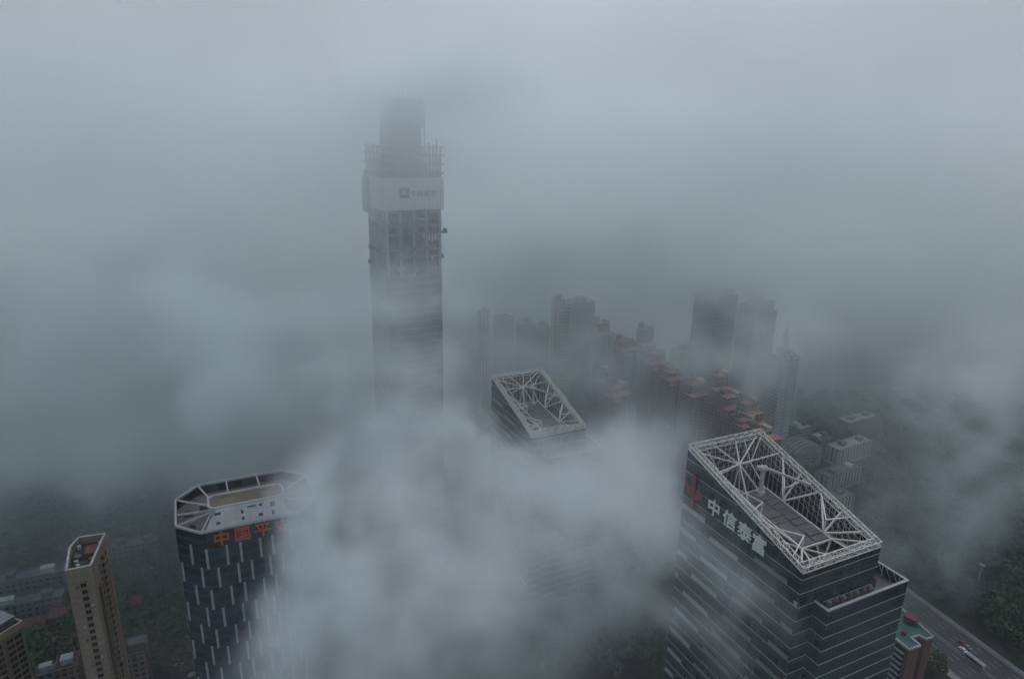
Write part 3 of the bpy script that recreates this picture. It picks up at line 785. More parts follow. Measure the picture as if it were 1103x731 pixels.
def terracotta(u, v, z, w_, d_, label, steps=2, wall='pink', ang=0.0, group=None, crown=True):
    p = at(u, v, z); yaw = YAW + rad(ang)
    root = thing('residential_tower', label, 'residential tower', (p.x, p.y, 0), yaw, group)
    keep(p.x, p.y, max(w_, d_) * .7)
    b = MB()
    b.prism([(-w_/2, 0), (-w_/6, 0), (-w_/6, d_*.14), (w_/6, d_*.14), (w_/6, 0), (w_/2, 0), (w_/2, d_), (-w_/2, d_)], 0, z, 0, 1)
    b.build('wall', [M_[wall], M_['roof_grey']], root)
    rr = random.Random(label)                     # broad tiled aprons round set-back storeys
    hz = 4.2 * steps * rr.uniform(.7, 1.15); sx = rr.choice((-1, 1)) * w_ * .09
    m = MB(); hip(m, -w_/2, w_/2, -.02, d_*.5, z, 1.7, .7); m.build('roof', M_['terracotta'], root)
    m = MB(); m.prism([(-w_*.36 + sx, d_*.3), (w_*.36 + sx, d_*.3), (w_*.36 + sx, d_*.98), (-w_*.36 + sx, d_*.98)], z, z + hz, 0, 1); m.build('upper_storey', [M_[wall], M_['roof_grey']], root)
    if crown:
        m = MB(); hip(m, -w_*.36 + sx, w_*.1 + sx, d_*.3, d_*.66, z + hz, 1.6, .6); m.build('roof', M_['terracotta'], root)
        m = MB(); m.box(w_*.12 + sx, w_*.36 + sx, d_*.32, d_*.7, z + hz, z + hz + 2.4); m.box(w_*.1 + sx, w_*.38 + sx, d_*.3, d_*.72, z + hz + 2.4, z + hz + 2.8); m.build('stair_head', M_['cream'], root)
        m = MB(); m.box(-w_*.3 + sx, -w_*.05 + sx, d_*.7, d_*.95, z + hz, z + hz + 4.2); m.build('lift_house', M_[wall], root)
    for s_, dz in ((-1, 3.2), (1, 6.4)):
        if rr.random() < .75:
            m = MB(); x_ = s_ * w_ * .34
            hip(m, x_ - w_*.12, x_ + w_*.12, -d_*.14, -.05, z - dz, 1.2, .5); m.build('roof', M_['terracotta'], root)
            m = MB(); m.box(x_ - w_*.12, x_ + w_*.12, -d_*.14, -.004, 0, z - dz - .01); m.build('stepped_bay', M_[wall], root)
    m = MB()
    for s_ in (-1, 1):
        m.box(s_ * w_ * .33 - 1.6, s_ * w_ * .33 + 1.6, -.55, -.003, 3, z - 2)
    m.build('bay', M_[wall], root)

TG = 'terracotta roofed towers in the middle distance'
terracotta(655, 360, 86, 17, 16, 'terracotta roofed tower with cream stair heads, uppermost of the row in the haze', 2, 'pink')
terracotta(636, 350, 88, 16, 15, 'faint brownish tower standing just behind the uppermost terracotta roofs', 3, 'pink2', 4)
terracotta(681, 377, 82, 20, 15, 'broad terracotta roofed tower with two flat aprons, second down the row', 2, 'pink')
terracotta(699, 372, 84, 15, 16, 'dark brown tower with a high set-back upper storey behind the broad terracotta one', 3, 'pink2', -6)
terracotta(712, 392, 80, 18, 16, 'terracotta tower with stepped cream top just left of the grey slatted block', 2, 'pink2')
terracotta(730, 409, 76, 15, 14, 'short terracotta roofed tower ending the middle row, pinkest roof', 1, 'pink')
terracotta(671, 426, 64, 21, 17, 'low orange roofed block sinking into fog beside the lattice crown', 1, 'pink2', 10)
terracotta(650, 412, 66, 15, 16, 'dark greenish block left of the low orange roofed block', 2, 'darkfac', -10)
terracotta(757, 426, 72, 19, 15, 'terracotta tower below the dark glass pair, first of the lower row', 2, 'pink')
terracotta(781, 420, 78, 15, 14, 'plain brown tower wall between two orange roofs of the lower row', 3, 'pink2', 0, None, True)
terracotta(796, 440, 70, 18, 15, 'terracotta tower with a greenish roof terrace, middle of the lower row', 2, 'pink2')
terracotta(815, 446, 72, 15, 14, 'orange stepped tower closest behind the peak of the large crown', 2, 'pink')
terracotta(811, 459, 66, 17, 12, 'lowest orange roof just above the large white crown', 1, 'pink2')
terracotta(832, 474, 62, 16, 20, 'dark brick red block at the foot of the pale spired tower', 1, 'pink2', -4)

# ------------------------------------------------------------------ other towers in the haze
def slab_tower(u, v, z, w_, d_, name, label, wall, roof, ang=0.0, extra=None, cat='tower'):
    p = at(u, v, z)
    root = thing(name, label, cat, (p.x, p.y, 0), YAW + rad(ang))
    keep(p.x, p.y, max(w_, d_) * .75)
    poly = [(0, 0), (w_, 0), (w_, d_), (0, d_)]
    b = MB(); b.prism(poly, 0, z - 1, 0, 1); b.build('wall', [M_[wall] if isinstance(wall, str) else wall, M_[roof]], root)
    m = MB(); m.ring([(-.2, -.2), (w_ + .2, -.2), (w_ + .2, d_ + .2), (-.2, d_ + .2)], .7, z - 1, z); m.build('parapet', M_['roof_grey'] if roof != 'roof_pale' else M_['roof_pale'], root)
    m = MB(); m.box(w_*.3, w_*.7, d_*.35, d_*.75, z - 1, z + 3); m.box(w_*.28, w_*.72, d_*.33, d_*.77, z + 3, z + 3.35); m.build('stair_head', M_['roof_grey'], root)
    if extra: extra(root, w_, d_, z)
    return root

dg = glass_wall('dark_tower_glass', (.022, .034, .042), 2.0, 4.0, rough=.25, spandrel=.3, var=.4)
def dark_top(root, w_, d_, z):
    m = MB(); m.box(w_*.12, w_*.9, d_*.15, d_*.9, z - 1, z + 5); m.ring([(w_*.1, d_*.13), (w_*.92, d_*.13), (w_*.92, d_*.92), (w_*.1, d_*.92)], .6, z + 5, z + 7)
    m.build('crown', M_['roof_grey'], root)
    m = MB(); m.box(w_ - .8, w_ + .35, -.35, .8, 0, z + 1); m.build('corner_fin', M_['roof_pale'], root)
    m = MB()
    for k in range(int(z / 4)): m.box(-.12, w_ - .85, -.14, -.003, k * 4 + .1, k * 4 + .4)
    m.build('floor_band', M_['louvre_edge'], root)
slab_tower(769, 322, 128, 29, 24, 'office_tower', 'left one of two dark glass towers, taller with a pale corner edge', dg, 'deck', 2, dark_top, 'office tower')
def dark_top2(root, w_, d_, z):
    m = MB(); m.prism([(w_*.05, d_*.1), (w_*.95, d_*.1), (w_*.95, d_*.9), (w_*.05, d_*.9)], z - 1, [z + 5, z + 9, z + 9, z + 5]); m.build('crown', M_['concrete_dark'], root)
    m = MB()
    for k in range(int(z / 4)): m.box(-.12, w_ + .1, -.14, -.003, k * 4 + .1, k * 4 + .35)
    m.build('floor_band', M_['concrete_dark'], root)
slab_tower(813, 338, 112, 27, 24, 'office_tower', 'right one of two dark glass towers, with a wedge shaped top', dg, 'deck', 0, dark_top2, 'office tower')
def spire(root, w_, d_, z):
    m = MB()
    m.box(0, w_*.42, -.25, .35, z, z + 2.2); m.box(w_*.58, w_, -.25, .35, z, z + 2.2)
    m.beam((w_*.5, 1, z + .6), (w_*.62, d_*.9, z + 4), 1.2, 1.6); m.beam((w_*.95, 1, z + .6), (w_*1.02, d_*.9, z + 4), .9, 1.4)
    m.build('roof_frame', M_['white'], root)
    m = MB(); cx_, cy_ = w_*.42, d_*.55
    m.prism([(cx_-4, cy_-4), (cx_+4, cy_-4), (cx_+4, cy_+4), (cx_-4, cy_+4)], z - 1, z + 6)
    m.build('roof_house', M_['greyfac'], root)
    m = MB()
    for a, b_ in ((-1, -1), (1, -1), (1, 1), (-1, 1)):
        m.beam((cx_ + a * 2.6, cy_ + b_ * 2.6, z + 6), (cx_ + a * .4, cy_ + b_ * .4, z + 24), .5)
    for k in range(9):
        t = k / 9; r_ = 2.6 * (1 - t) + .4 * t; r2 = 2.6 * (1 - t - .1) + .4 * (t + .1); z_ = z + 6 + 18 * t; z2 = z_ + 2.0
        for (a, b_), (c_, e_) in zip(((-1,-1),(1,-1),(1,1),(-1,1)), ((1,-1),(1,1),(-1,1),(-1,-1))):
            m.beam((cx_ + a * r_, cy_ + b_ * r_, z_), (cx_ + c_ * r2, cy_ + e_ * r2, z2), .3)
    m.cyl((cx_, cy_, z + 23), (cx_, cy_, z + 32), .3, .1, 6)
    m.build('lattice_mast', M_['white'], root)
    m = MB()
    for k in range(int(z / 3.4)): 
        for xx in (1.2, w_ * .56): m.box(xx, xx + w_*.36, -.6, -.003, k * 3.4 + 1.2, k * 3.4 + 2.0)
    m.build('balcony_band', M_['white'], root)
M_['spirefac'] = facade('pale_tower_render', (.33, .36, .36), 3.4, 2.6, .5, .45)
slab_tower(843, 388, 84, 17, 16, 'office_tower', 'pale grey tower with a white lattice mast on its roof', 'spirefac', 'roof_grey', -8, spire, 'office tower')
def ribs(root, w_, d_, z):
    m = MB()
    for i in range(9): m.box(w_ * i / 8.0 - .25, w_ * i / 8.0 + .25, -.5, -.003, 0, z - 1.2)
    m.build('rib', M_['white'], root)
slab_tower(729, 379, 74, 22, 14, 'office_block', 'grey block with fine vertical ribs left of the dark glass towers', 'greyfac', 'roof_pale', -12, ribs, 'office block')
def balc(root, w_, d_, z):
    m = MB()
    for k in range(int(z / 3.0)): m.box(w_*.45, w_*1.5, -1.1, -.003, k * 3 + .4, k * 3 + 1.4)
    m.build('balcony_band', M_['white'], root)
    m = MB(); m.box(w_ + .01, w_ * 1.5, 0, d_ * .9, 0, z - 5); m.build('side_wing', M_['greyfac'], root)
slab_tower(597, 323, 124, 10, 14, 'residential_tower', 'slender cream tower with stacked balconies fading into the fog', 'cream', 'roof_grey', -20, balc, 'residential tower')
slab_tower(515, 338, 100, 11, 16, 'residential_tower', 'cream slab with two bright vertical stripes, leftmost of the faint background towers', 'cream_rib', 'roof_grey', -20, None, 'residential tower')
slab_tower(532, 344, 94, 19, 15, 'residential_tower', 'faint cream slab right beside the striped cream tower', 'cream', 'roof_grey', -22, None, 'residential tower')
slab_tower(558, 348, 88, 17, 14, 'residential_tower', 'dark block with white roof edges between cream slab and slender cream tower', 'darkfac', 'roof_pale', -16, None, 'residential tower')
slab_tower(577, 352, 84, 14, 14, 'residential_tower', 'smaller dark block with pale roof directly left of the slender cream tower', 'darkfac', 'roof_pale', -16, None, 'residential tower')
slab_tower(618, 326, 112, 22, 16, 'residential_tower', 'broad dark grey tower right of the slender cream tower in thick haze', 'darkfac', 'roof_grey', -6, None, 'residential tower')

# ------------------------------------------------------------------ low buildings
def low_block(u, v, z, w_, d_, label, wall='low', roof='roof_grey', ang=0.0, name='low_building', cat='building', heads=2, gable=False):
    p = at(u, v, z)
    root = thing(name, label, cat, (p.x, p.y, 0), YAW + rad(ang))
    c_ = Matrix.Rotation(YAW + rad(ang), 2) @ Vector((w_/2, d_/2)); keep(p.x + c_.x, p.y + c_.y, max(w_, d_) * .5)
    if w_ > 30:
        for t in (.15, .85):
            c_ = Matrix.Rotation(YAW + rad(ang), 2) @ Vector((w_*t, d_/2)); keep(p.x + c_.x, p.y + c_.y, d_ * .7)
    b = MB(); b.prism([(0, 0), (w_, 0), (w_, d_), (0, d_)], 0, z - .8, 0, 1); b.build('wall', [M_[wall], M_[roof]], root)
    if gable:
        m = MB(); hip(m, 0, w_, 0, d_, z - .8, min(w_, d_) * .22, .6); m.build('roof', M_[roof], root)
    else:
        m = MB(); m.ring([(-.15, -.15), (w_ + .15, -.15), (w_ + .15, d_ + .15), (-.15, d_ + .15)], .45, z - .8, z); m.build('parapet', M_['kerb' if roof == 'roof_pale' else 'roof_grey'], root)
        for i in range(heads):
            x = w_ * (i + .5) / heads + R.uniform(-1, 1); s_ = R.uniform(2, 3.5)
            m = MB(); m.box(x - s_, x + s_, d_*.3, d_*.7, z - .8, z + 1.8); m.box(x - s_ - .2, x + s_ + .2, d_*.28, d_*.72, z + 1.8, z + 2.1); m.build('stair_head', M_[R.choice(['roof_grey', 'roof_pale', 'low'])], root)
    return root
low_block(-14, 630, 15, 38, 10, 'long low building with a pale roof edge left of the beige tower, upper of two', 'low', 'roof_grey', -3)
low_block(-14, 657, 13, 34, 9, 'long low building with a pale roof edge, lower one of two near the left border', 'low', 'roof_grey', -3)
low_block(52, 664, 8, 11, 8, 'small house with a brick red roof left of the beige tower foot', 'low', 'roof_red', -4, 'house', 'house', 1, True)
low_block(22, 676, 8, 10, 8, 'tiny red roofed house between the beige corner block and the trees', 'low', 'roof_red', -4, 'house', 'house', 1, True)
low_block(130, 652, 8, 9, 8, 'red roofed house right of the beige tower among trees', 'low', 'roof_red', -2, 'house', 'house', 1, True)
low_block(118, 590, 13, 26, 9, 'grey low building with a flat roof right behind the beige tower', 'low', 'roof_grey', -6)
low_block(38, 728, 10, 18, 8, 'grey roofed low building among trees at the bottom left edge', 'low', 'roof_grey', 2)
low_block(58, 722, 26, 9, 10, 'red brown block in front of the beige tower foot at the bottom edge', 'pink2', 'roof_red', 0, 'apartment_block', 'apartment block', 1)
low_block(134, 706, 26, 9, 12, 'narrow red brown block touching the right foot of the beige tower', 'pink2', 'dark_roof', 0, 'apartment_block', 'apartment block', 1)
low_block(880, 545, 15, 42, 13, 'nearest of three ribbed school blocks right of the large crown', 'school', 'roof_grey', 3, 'school_block', 'school building')
low_block(893, 514, 15, 40, 12, 'middle one of three ribbed school blocks right of the large crown', 'school', 'roof_grey', 3, 'school_block', 'school building')
low_block(904, 484, 16, 44, 12, 'farthest of three ribbed school blocks, faint in the haze', 'school', 'roof_pale', 3, 'school_block', 'school building')
low_block(862, 462, 22, 16, 16, 'grey cube building with a bright flat roof beside the pale spired tower', 'greyfac', 'roof_pale', 4)
low_block(884, 474, 18, 16, 12, 'brownish low block between the bright roofed cube and the school', 'low', 'roof_brown', 4)
low_block(915, 455, 18, 40, 12, 'long pale roof farthest up the right side in the haze', 'low', 'roof_pale', 3)
low_block(355, 357, 20, 34, 14, 'pale flat roofed hall left of the unfinished tower in the mist', 'low', 'roof_pale', -12)
low_block(340, 368, 18, 40, 14, 'brownish flat roofed hall just below the pale one in the mist', 'low', 'roof_brown', -12)
low_block(362, 392, 24, 26, 14, 'grey block with a small white roof house left of the unfinished tower base', 'low', 'roof_brown', -8, heads=1)
def arch_hall():
    p = at(866, 484, 14)
    root = thing('arched_hall', 'round hall with thin curved white roof ribs right of the spired tower', 'hall', (p.x, p.y, 0), YAW)
    keep(p.x, p.y, 22)
    m = MB(); m.cyl((8, 10, 0), (8, 10, 10), 17, 17, 32); m.build('drum', M_['greyfac'], root)
    m = MB()
    vs = []; n = 32
    for k in range(6):
        t = k / 5 * math.pi / 2
        for i in range(n): vs.append((8 + 17.4 * math.cos(t) * math.cos(2*math.pi*i/n), 10 + 17.4 * math.cos(t) * math.sin(2*math.pi*i/n), 10 + 5 * math.sin(t)))
    m.add(vs, [(k*n+i, k*n+(i+1) % n, (k+1)*n+(i+1) % n, (k+1)*n+i) for k in range(5) for i in range(n)])
    m.build('dome_roof', M_['roof_grey'], root)
    for j in range(5):
        m = MB(); y = 2 + 4 * j; hw = math.sqrt(max(1, 18 ** 2 - (y - 10) ** 2))
        pts = [(8 - hw + 2 * hw * k / 12, y, 10.5 + 6 * math.sin(math.pi * k / 12)) for k in range(13)]
        for a, c in zip(pts[:-1], pts[1:]): m.beam(a, c, .55)
        m.build('roof_rib', M_['white'], root)
arch_hall()

# ------------------------------------------------------------------ ground, road, traffic
def ground():
    X0, X1, Y0, Y1 = -850, 850, -200, 1350
    m = MB(); m.add([(X0, Y0, 0), (X1, Y0, 0), (X1, Y1, 0), (X0, Y1, 0)], [(0, 1, 2, 3)])
    mt, n, l, b = nt('ground_cover')
    tc = n.new('ShaderNodeTexCoord')
    no = n.new('ShaderNodeTexNoise'); no.inputs['Scale'].default_value = .018; no.inputs['Detail'].default_value = 5; l.new(tc.outputs['Object'], no.inputs['Vector'])
    n2 = n.new('ShaderNodeTexNoise'); n2.inputs['Scale'].default_value = .22; n2.inputs['Detail'].default_value = 6; n2.inputs['Roughness'].default_value = .7; l.new(tc.outputs['Object'], n2.inputs['Vector'])
    cr = n.new('ShaderNodeValToRGB'); l.new(no.outputs['Fac'], cr.inputs[0]); e = cr.color_ramp.elements
    e[0].position = .50; e[0].color = (.018, .034, .016, 1); e[1].position = .68; e[1].color = (.065, .066, .06, 1)
    c2 = n.new('ShaderNodeValToRGB'); l.new(n2.outputs['Fac'], c2.inputs[0]); e = c2.color_ramp.elements
    e[0].position = .3; e[0].color = (.35, .38, .35, 1); e[1].position = .7; e[1].color = (1.3, 1.3, 1.25, 1)
    mx = n.new('ShaderNodeMix'); mx.data_type = 'RGBA'; mx.blend_type = 'MULTIPLY'; mx.inputs[0].default_value = 1; l.new(cr.outputs[0], mx.inputs[6]); l.new(c2.outputs[0], mx.inputs[7])
    l.new(mx.outputs[2], b.inputs['Base Color']); b.inputs['Roughness'].default_value = .95
    g = m.build('ground', mt); tag(g, kind='structure')
ground()

R0 = at(974, 634, 0); R1 = at(1103, 728.6, 0)
RD = Vector((R1.x - R0.x, R1.y - R0.y, 0)).normalized(); RN = Vector((RD.y, -RD.x, 0))     # towards the tower side
if RN.dot(Vector((0, 300, 0)) - R0) < 0: RN = -RN
RW = 33.0
def rp(s, a, z=0.0): 
    p = R0 + RD * s + RN * a
    return (p.x, p.y, z)
def strip(mb, s0, s1, a0, a1, z0, z1, mi=0):
    q = [rp(s0, a0), rp(s1, a0), rp(s1, a1), rp(s0, a1)]
    mb.prism([(x[0], x[1]) for x in q], z0, z1, mi)
m = MB(); m.add([rp(-130, 0, .02), rp(220, 0, .02), rp(220, RW, .02), rp(-130, RW, .02)], [(0, 1, 2, 3)]); tag(m.build('road', M_['asphalt']), kind='structure')
m = MB()
for a in (.5, RW * .5 - .9, RW * .5 + .9, RW - .5): m.add([rp(-130, a - .12, .026), rp(220, a - .12, .026), rp(220, a + .12, .026), rp(-130, a + .12, .026)], [(0, 1, 2, 3)])
for a in (4.2, 7.9, 11.6, RW * .5 + 4.6, RW * .5 + 8.4, RW * .5 + 12.1):
    s = -130
    while s < 215:
        m.add([rp(s, a - .1, .026), rp(s + 4, a - .1, .026), rp(s + 4, a + .1, .026), rp(s, a + .1, .026)], [(0, 1, 2, 3)]); s += 10
tag(m.build('road_markings', M_['paint']), kind='structure')
for a0, a1 in ((-3.2, -.02), (RW + .02, RW + 4)):
    m = MB(); strip(m, -130, 220, a0, a1, -.3, .14); tag(m.build('pavement', M_['kerb']), kind='structure')
m = MB()
for i in range(120):
    s = -125 + 2.8 * i; a = -.9
    m.beam(rp(s, a, .14), rp(s, a, 1.5), .14)
for z in (.5, 1.0, 1.45): m.beam(rp(-125, -.9, z), rp(211, -.9, z), .12, .22)
tag(m.build('road_fence', M_['roof_pale']), 'long pale guard fence along the far kerb of the wide road', 'fence')
m = MB()
for i in range(90):
    s = -125 + 3.8 * i
    m.beam(rp(s, RW * .5, .02), rp(s, RW * .5, 1.0), .12)
for z in (.45, .95): m.beam(rp(-125, RW * .5, z), rp(214, RW * .5, z), .1, .16)
tag(m.build('median_fence', M_['kerb']), 'low grey divider fence in the middle of the wide road', 'fence')

q = [Vector((D1.x, D1.y, 0)) + E1 * a + E2 * b for a, b in ((-16, -24), (58, -24), (58, 66), (-16, 66))]
m = MB(); m.add([(p.x, p.y, .012) for p in q], [(0, 1, 2, 3)]); tag(m.build('plaza_paving', M_['paving']), kind='structure')
PO = at(216, 573, 118.2)
q = [Vector((PO.x, PO.y, 0)) + E1 * a + E2 * b for a, b in ((-26, -14), (60, -14), (60, 54), (-26, 54))]
m = MB(); m.add([(p.x, p.y, .012) for p in q], [(0, 1, 2, 3)]); tag(m.build('forecourt_paving', M_['paving']), kind='structure')
keep(PO.x + 14, PO.y + 26, 32)

paint_cols = {}
def car_paint(name, col):
    mt, n, l, b = nt(name); b.inputs['Base Color'].default_value = list(col) + [1]; b.inputs['Roughness'].default_value = .25; b.inputs['Coat Weight'].default_value = .6
    return mt
M_['car_white'] = car_paint('car_white', (.78, .78, .77)); M_['bus_white'] = car_paint('bus_white', (.30, .31, .31)); M_['car_red'] = car_paint('car_red', (.30, .06, .05)); M_['car_grey'] = car_paint('car_grey', (.25, .26, .27))
def car(label, loc, yaw, paint, group=None):
    root = thing('parked_car' if group and 'parked' in group else 'car', label, 'car', loc, yaw, group)
    b = MB()
    prof = [(-2.2, .35), (-2.25, .8), (-1.9, .98), (-1.45, 1.0), (-1.0, 1.42), (.75, 1.45), (1.35, 1.02), (2.05, .9), (2.25, .7), (2.2, .35)]
    n = len(prof); vs = []
    for y in (-.88, .88):
        for x, z in prof: vs.append((x, y * (1 if z < 1.1 else .82), z))
    b.add(vs, [tuple(range(n)), tuple(reversed(range(n, 2*n)))] + [(i, n + i, n + (i+1) % n, (i+1) % n) for i in range(n)])
    b.build('body', M_[paint], root)
    g = MB()
    for x0, z0_, x1, z1_ in ((1.3, 1.06, .82, 1.41), (-1.08, 1.38, -1.43, 1.04)):
        g.add([(x0 + .02, -.72, z0_ + .02), (x0 + .02, .72, z0_ + .02), (x1 + .02, .66, z1_ + .02), (x1 + .02, -.66, z1_ + .02)] if x0 > 0 else [(x0 - .02, -.66, z0_ + .02), (x0 - .02, .66, z0_ + .02), (x1 - .02, .72, z1_ + .02), (x1 - .02, -.72, z1_ + .02)], [(0, 1, 2, 3)])
    g.build('windscreen', M_['pane'], root)
    for s_ in (-1, 1):
        g = MB(); g.add([(-1.35, s_ * .885, 1.04), (1.2, s_ * .885, 1.04), (.7, s_ * .745, 1.38), (-.95, s_ * .745, 1.38)], [(0, 1, 2, 3)]); g.build('side_window', M_['pane'], root)
        for x in (-1.38, 1.38):
            w_ = MB(); w_.cyl((x, s_ * .70, .33), (x, s_ * .91, .33), .33, .33, 14); w_.build('wheel', M_['tyre'], root)
    return root
ryaw = math.atan2(RD.y, RD.x)
G_ = 'three white cars parked below the octagonal tower'
for i, (u, lb) in enumerate(((190, 'white parked car, left one of three in a row beside the octagonal tower'), (197, 'white parked car in the middle of the row of three'), (204, 'white parked car, right one of the row of three beside the octagonal tower'))):
    p = at(u, 714 + i, 0); car(lb, (p.x, p.y, .02), YAW + rad(75), 'car_white', G_)
p = at(207, 727, 0); car('single white parked car just below the row of three white cars', (p.x, p.y, .02), YAW, 'car_white', 'parked car on its own')
for u, v, pc, lb in ((1037, 700, 'car_white', 'white car first in the line ahead of the bus on the road'), (1043, 705.5, 'car_white', 'white car directly ahead of the white bus'), (1036, 692.5, 'car_red', 'dull red car in the lane beside the two white cars'), (1041.5, 697, 'car_grey', 'grey car just behind the dull red car')):
    p = at(u, v, 0); car(lb, (p.x, p.y, .02), ryaw + math.pi, pc)
def bus():
    p = at(1049.5, 714, 0)
    root = thing('bus', 'long white bus driving on the wide road behind two white cars', 'bus', (p.x, p.y, .02), ryaw + math.pi)
    b = MB(); b.box(-5.2, 5.2, -1.25, 1.25, .4, 2.95); b.box(-4.9, 4.9, -1.1, 1.1, 2.95, 3.1); b.box(-3, -.6, -.8, .8, 3.1, 3.35); b.box(1, 3, -.8, .8, 3.1, 3.3)
    b.build('body', M_['bus_white'], root)
    for s_ in (-1, 1):
        g = MB(); g.box(-4.7, 4.7, s_ * 1.265 - .012, s_ * 1.265 + .012, 1.5, 2.5); g.build('side_window', M_['pane'], root)
        for x in (-3.2, 3.4):
            w_ = MB(); w_.cyl((x, s_ * 1.0, .45), (x, s_ * 1.28, .45), .47, .47, 14); w_.build('wheel', M_['tyre'], root)
    g = MB(); g.box(5.2, 5.22, -1.05, 1.05, 1.3, 2.6); g.build('windscreen', M_['pane'], root)
bus()
def lamp():
    p = at(1050, 640, 0)
    root = thing('lamp_mast', 'tall thin pale mast standing among trees beyond the wide road', 'lamp mast', (p.x, p.y, 0))
    m = MB(); m.cyl((0, 0, 0), (0, 0, 21), .32, .16, 8); m.build('pole', M_['roof_pale'], root)
    m = MB(); m.cyl((0, 0, 20.6), (0, 0, 21.1), 1.1, 1.1, 12); m.build('lamp_ring', M_['roof_pale'], root)
    for k in range(6):
        a = k * math.pi / 3; h = MB(); h.box(-.3, .3, -.2, .2, -.12, .12); o = h.build('lamp_head', M_['white'], root, (1.2 * math.cos(a), 1.2 * math.sin(a), 20.7)); o.rotation_euler = (0, 0, a)
lamp()

# ------------------------------------------------------------------ trees
def foliage_mat():
    m, n, l, b = nt('leaves')
    oi = n.new('ShaderNodeObjectInfo'); tc = n.new('ShaderNodeTexCoord')
    no = n.new('ShaderNodeTexNoise'); no.inputs['Scale'].default_value = .35; no.inputs['Detail'].default_value = 3; l.new(tc.outputs['Object'], no.inputs['Vector'])
    s = math_node(n, l, 'ADD', math_node(n, l, 'MULTIPLY', oi.outputs['Random'], .5), math_node(n, l, 'MULTIPLY', no.outputs['Fac'], .6))
    cr = n.new('ShaderNodeValToRGB'); l.new(s, cr.inputs[0]); e = cr.color_ramp.elements
    e[0].position = .15; e[0].color = (.014, .036, .016, 1); e[1].position = .95; e[1].color = (.085, .115, .04, 1)
    l.new(cr.outputs[0], b.inputs['Base Color']); b.inputs['Roughness'].default_value = .7
    return m
M_['foliage'] = foliage_mat()
def crown_mb(seed, h, r):
    q = random.Random(seed); m = MB()
    blobs = [(Vector((0, 0, h * .68)), r * .75)]
    for k in range(9):
        a = q.uniform(0, 6.28); d = r * q.uniform(.35, .75)
        blobs.append((Vector((d * math.cos(a), d * math.sin(a), h * q.uniform(.45, .88))), r * q.uniform(.32, .52)))
    for c, br in blobs:
        for k in range(int(26 * (br / r) ** 1.3 * 3.2)):
            th = q.uniform(0, 6.28); zz = q.uniform(-.6, 1); rr = math.sqrt(max(0, 1 - zz * zz))
            d = Vector((rr * math.cos(th), rr * math.sin(th), zz))
            p = c + d * br * q.uniform(.75, 1.08)
            s = r * q.uniform(.11, .22)
            nrm = (d + Vector((q.gauss(0, .5), q.gauss(0, .5), q.gauss(0, .5)))).normalized()
            t = nrm.orthogonal().normalized(); t.rotate(Matrix.Rotation(q.uniform(0, 6.28), 3, nrm)); b_ = nrm.cross(t)
            m.add([p - t * s, p + b_ * s * .8, p + t * s, p - b_ * s * .8], [(0, 1, 2, 3)])
    return m
crowns = []; trunks = []
for sd, h, r in ((1, 10.0, 4.2), (2, 12.5, 4.8), (3, 8.5, 4.4), (4, 11.0, 3.8)):
    crowns.append(crown_mb(sd, h, r))
    t = MB(); t.cyl((0, 0, -.1), (.1, 0, h * .42), .3, .19, 7)
    q = random.Random(sd)
    for k in range(5):
        a = q.uniform(0, 6.28); t.cyl((.1, 0, h * (.3 + .03 * k)), (1.9 * math.cos(a), 1.9 * math.sin(a), h * q.uniform(.5, .7)), .13, .05, 5)
    trunks.append(t)
crown_me = [c.mesh('crown', M_['foliage']) for c in crowns]; trunk_me = [t.mesh('trunk', M_['trunk']) for t in trunks]

def free(p, r=0):
    for x, y, rr in FOOT:
        if (p.x - x) ** 2 + (p.y - y) ** 2 < (rr + r) ** 2: return False
    d = Vector((p.x, p.y, 0)) - R0
    if -140 < d.dot(RD) < 230 and -7 < d.dot(RN) < RW + 6: return False
    return True

def grow(regions, n, label, group, spacing):
    pts = []; tries = 0
    while len(pts) < n and tries < n * 60:
        tries += 1
        u0, u1, v0, v1 = R.choice(regions)
        p = at(R.uniform(u0, u1), R.uniform(v0, v1), 0)
        if not free(p, 4): continue
        if any((p.x - o[0]) ** 2 + (p.y - o[1]) ** 2 < spacing ** 2 for o in ALL): continue
        ALL.append((p.x, p.y)); pts.append(p)
    pts.sort(key=lambda p: p.y)
    return pts
ALL = []
def plant(pts, label, group):
    for p in pts:
        k = R.randrange(4); s = R.uniform(.85, 1.35)
        r_ = thing('tree', label, 'tree', (p.x, p.y, 0), R.uniform(0, 6.28), group); r_.scale = (s, s, s * R.uniform(.85, 1.1))
        for nm, me in (('crown', crown_me[k]), ('trunk', trunk_me[k])):
            o = bpy.data.objects.new(nm, me); C.objects.link(o); o.parent = r_
L1 = grow([(128, 205, 560, 731)], 110, '', '', 5.2)
L2 = grow([(0, 100, 560, 731)], 100, '', '', 5.2)
L3 = grow([(930, 1103, 540, 731), (1000, 1060, 700, 731)], 85, '', '', 6.0)
plant(L1, 'dark green leafy tree in the dense grove between the beige tower and the octagonal tower', 'trees between the beige and the octagonal tower')
plant(L2, 'dark green leafy tree among the low buildings around the beige towers', 'trees around the low buildings on the left')
plant(L3, 'dark green leafy tree in the wooded ground along the wide road', 'trees along the wide road on the right')
rest = grow([(0, 220, 490, 731), (880, 1103, 470, 731), (300, 440, 360, 460), (560, 720, 560, 731), (860, 1103, 430, 560)], 1500, '', '', 4.6)
mass = MB()
for p in rest:
    k = R.randrange(4); s = R.uniform(.85, 1.35); a = R.uniform(0, 6.28); ca, sa = math.cos(a) * s, math.sin(a) * s
    c = crowns[k]
    mass.add([(p.x + x * ca - y * sa, p.y + x * sa + y * ca, z * s) for x, y, z in c.v], c.f)
tag(mass.build('tree_canopy', M_['foliage']), 'far off dark tree canopy fading into the mist', 'woodland', None, 'stuff')
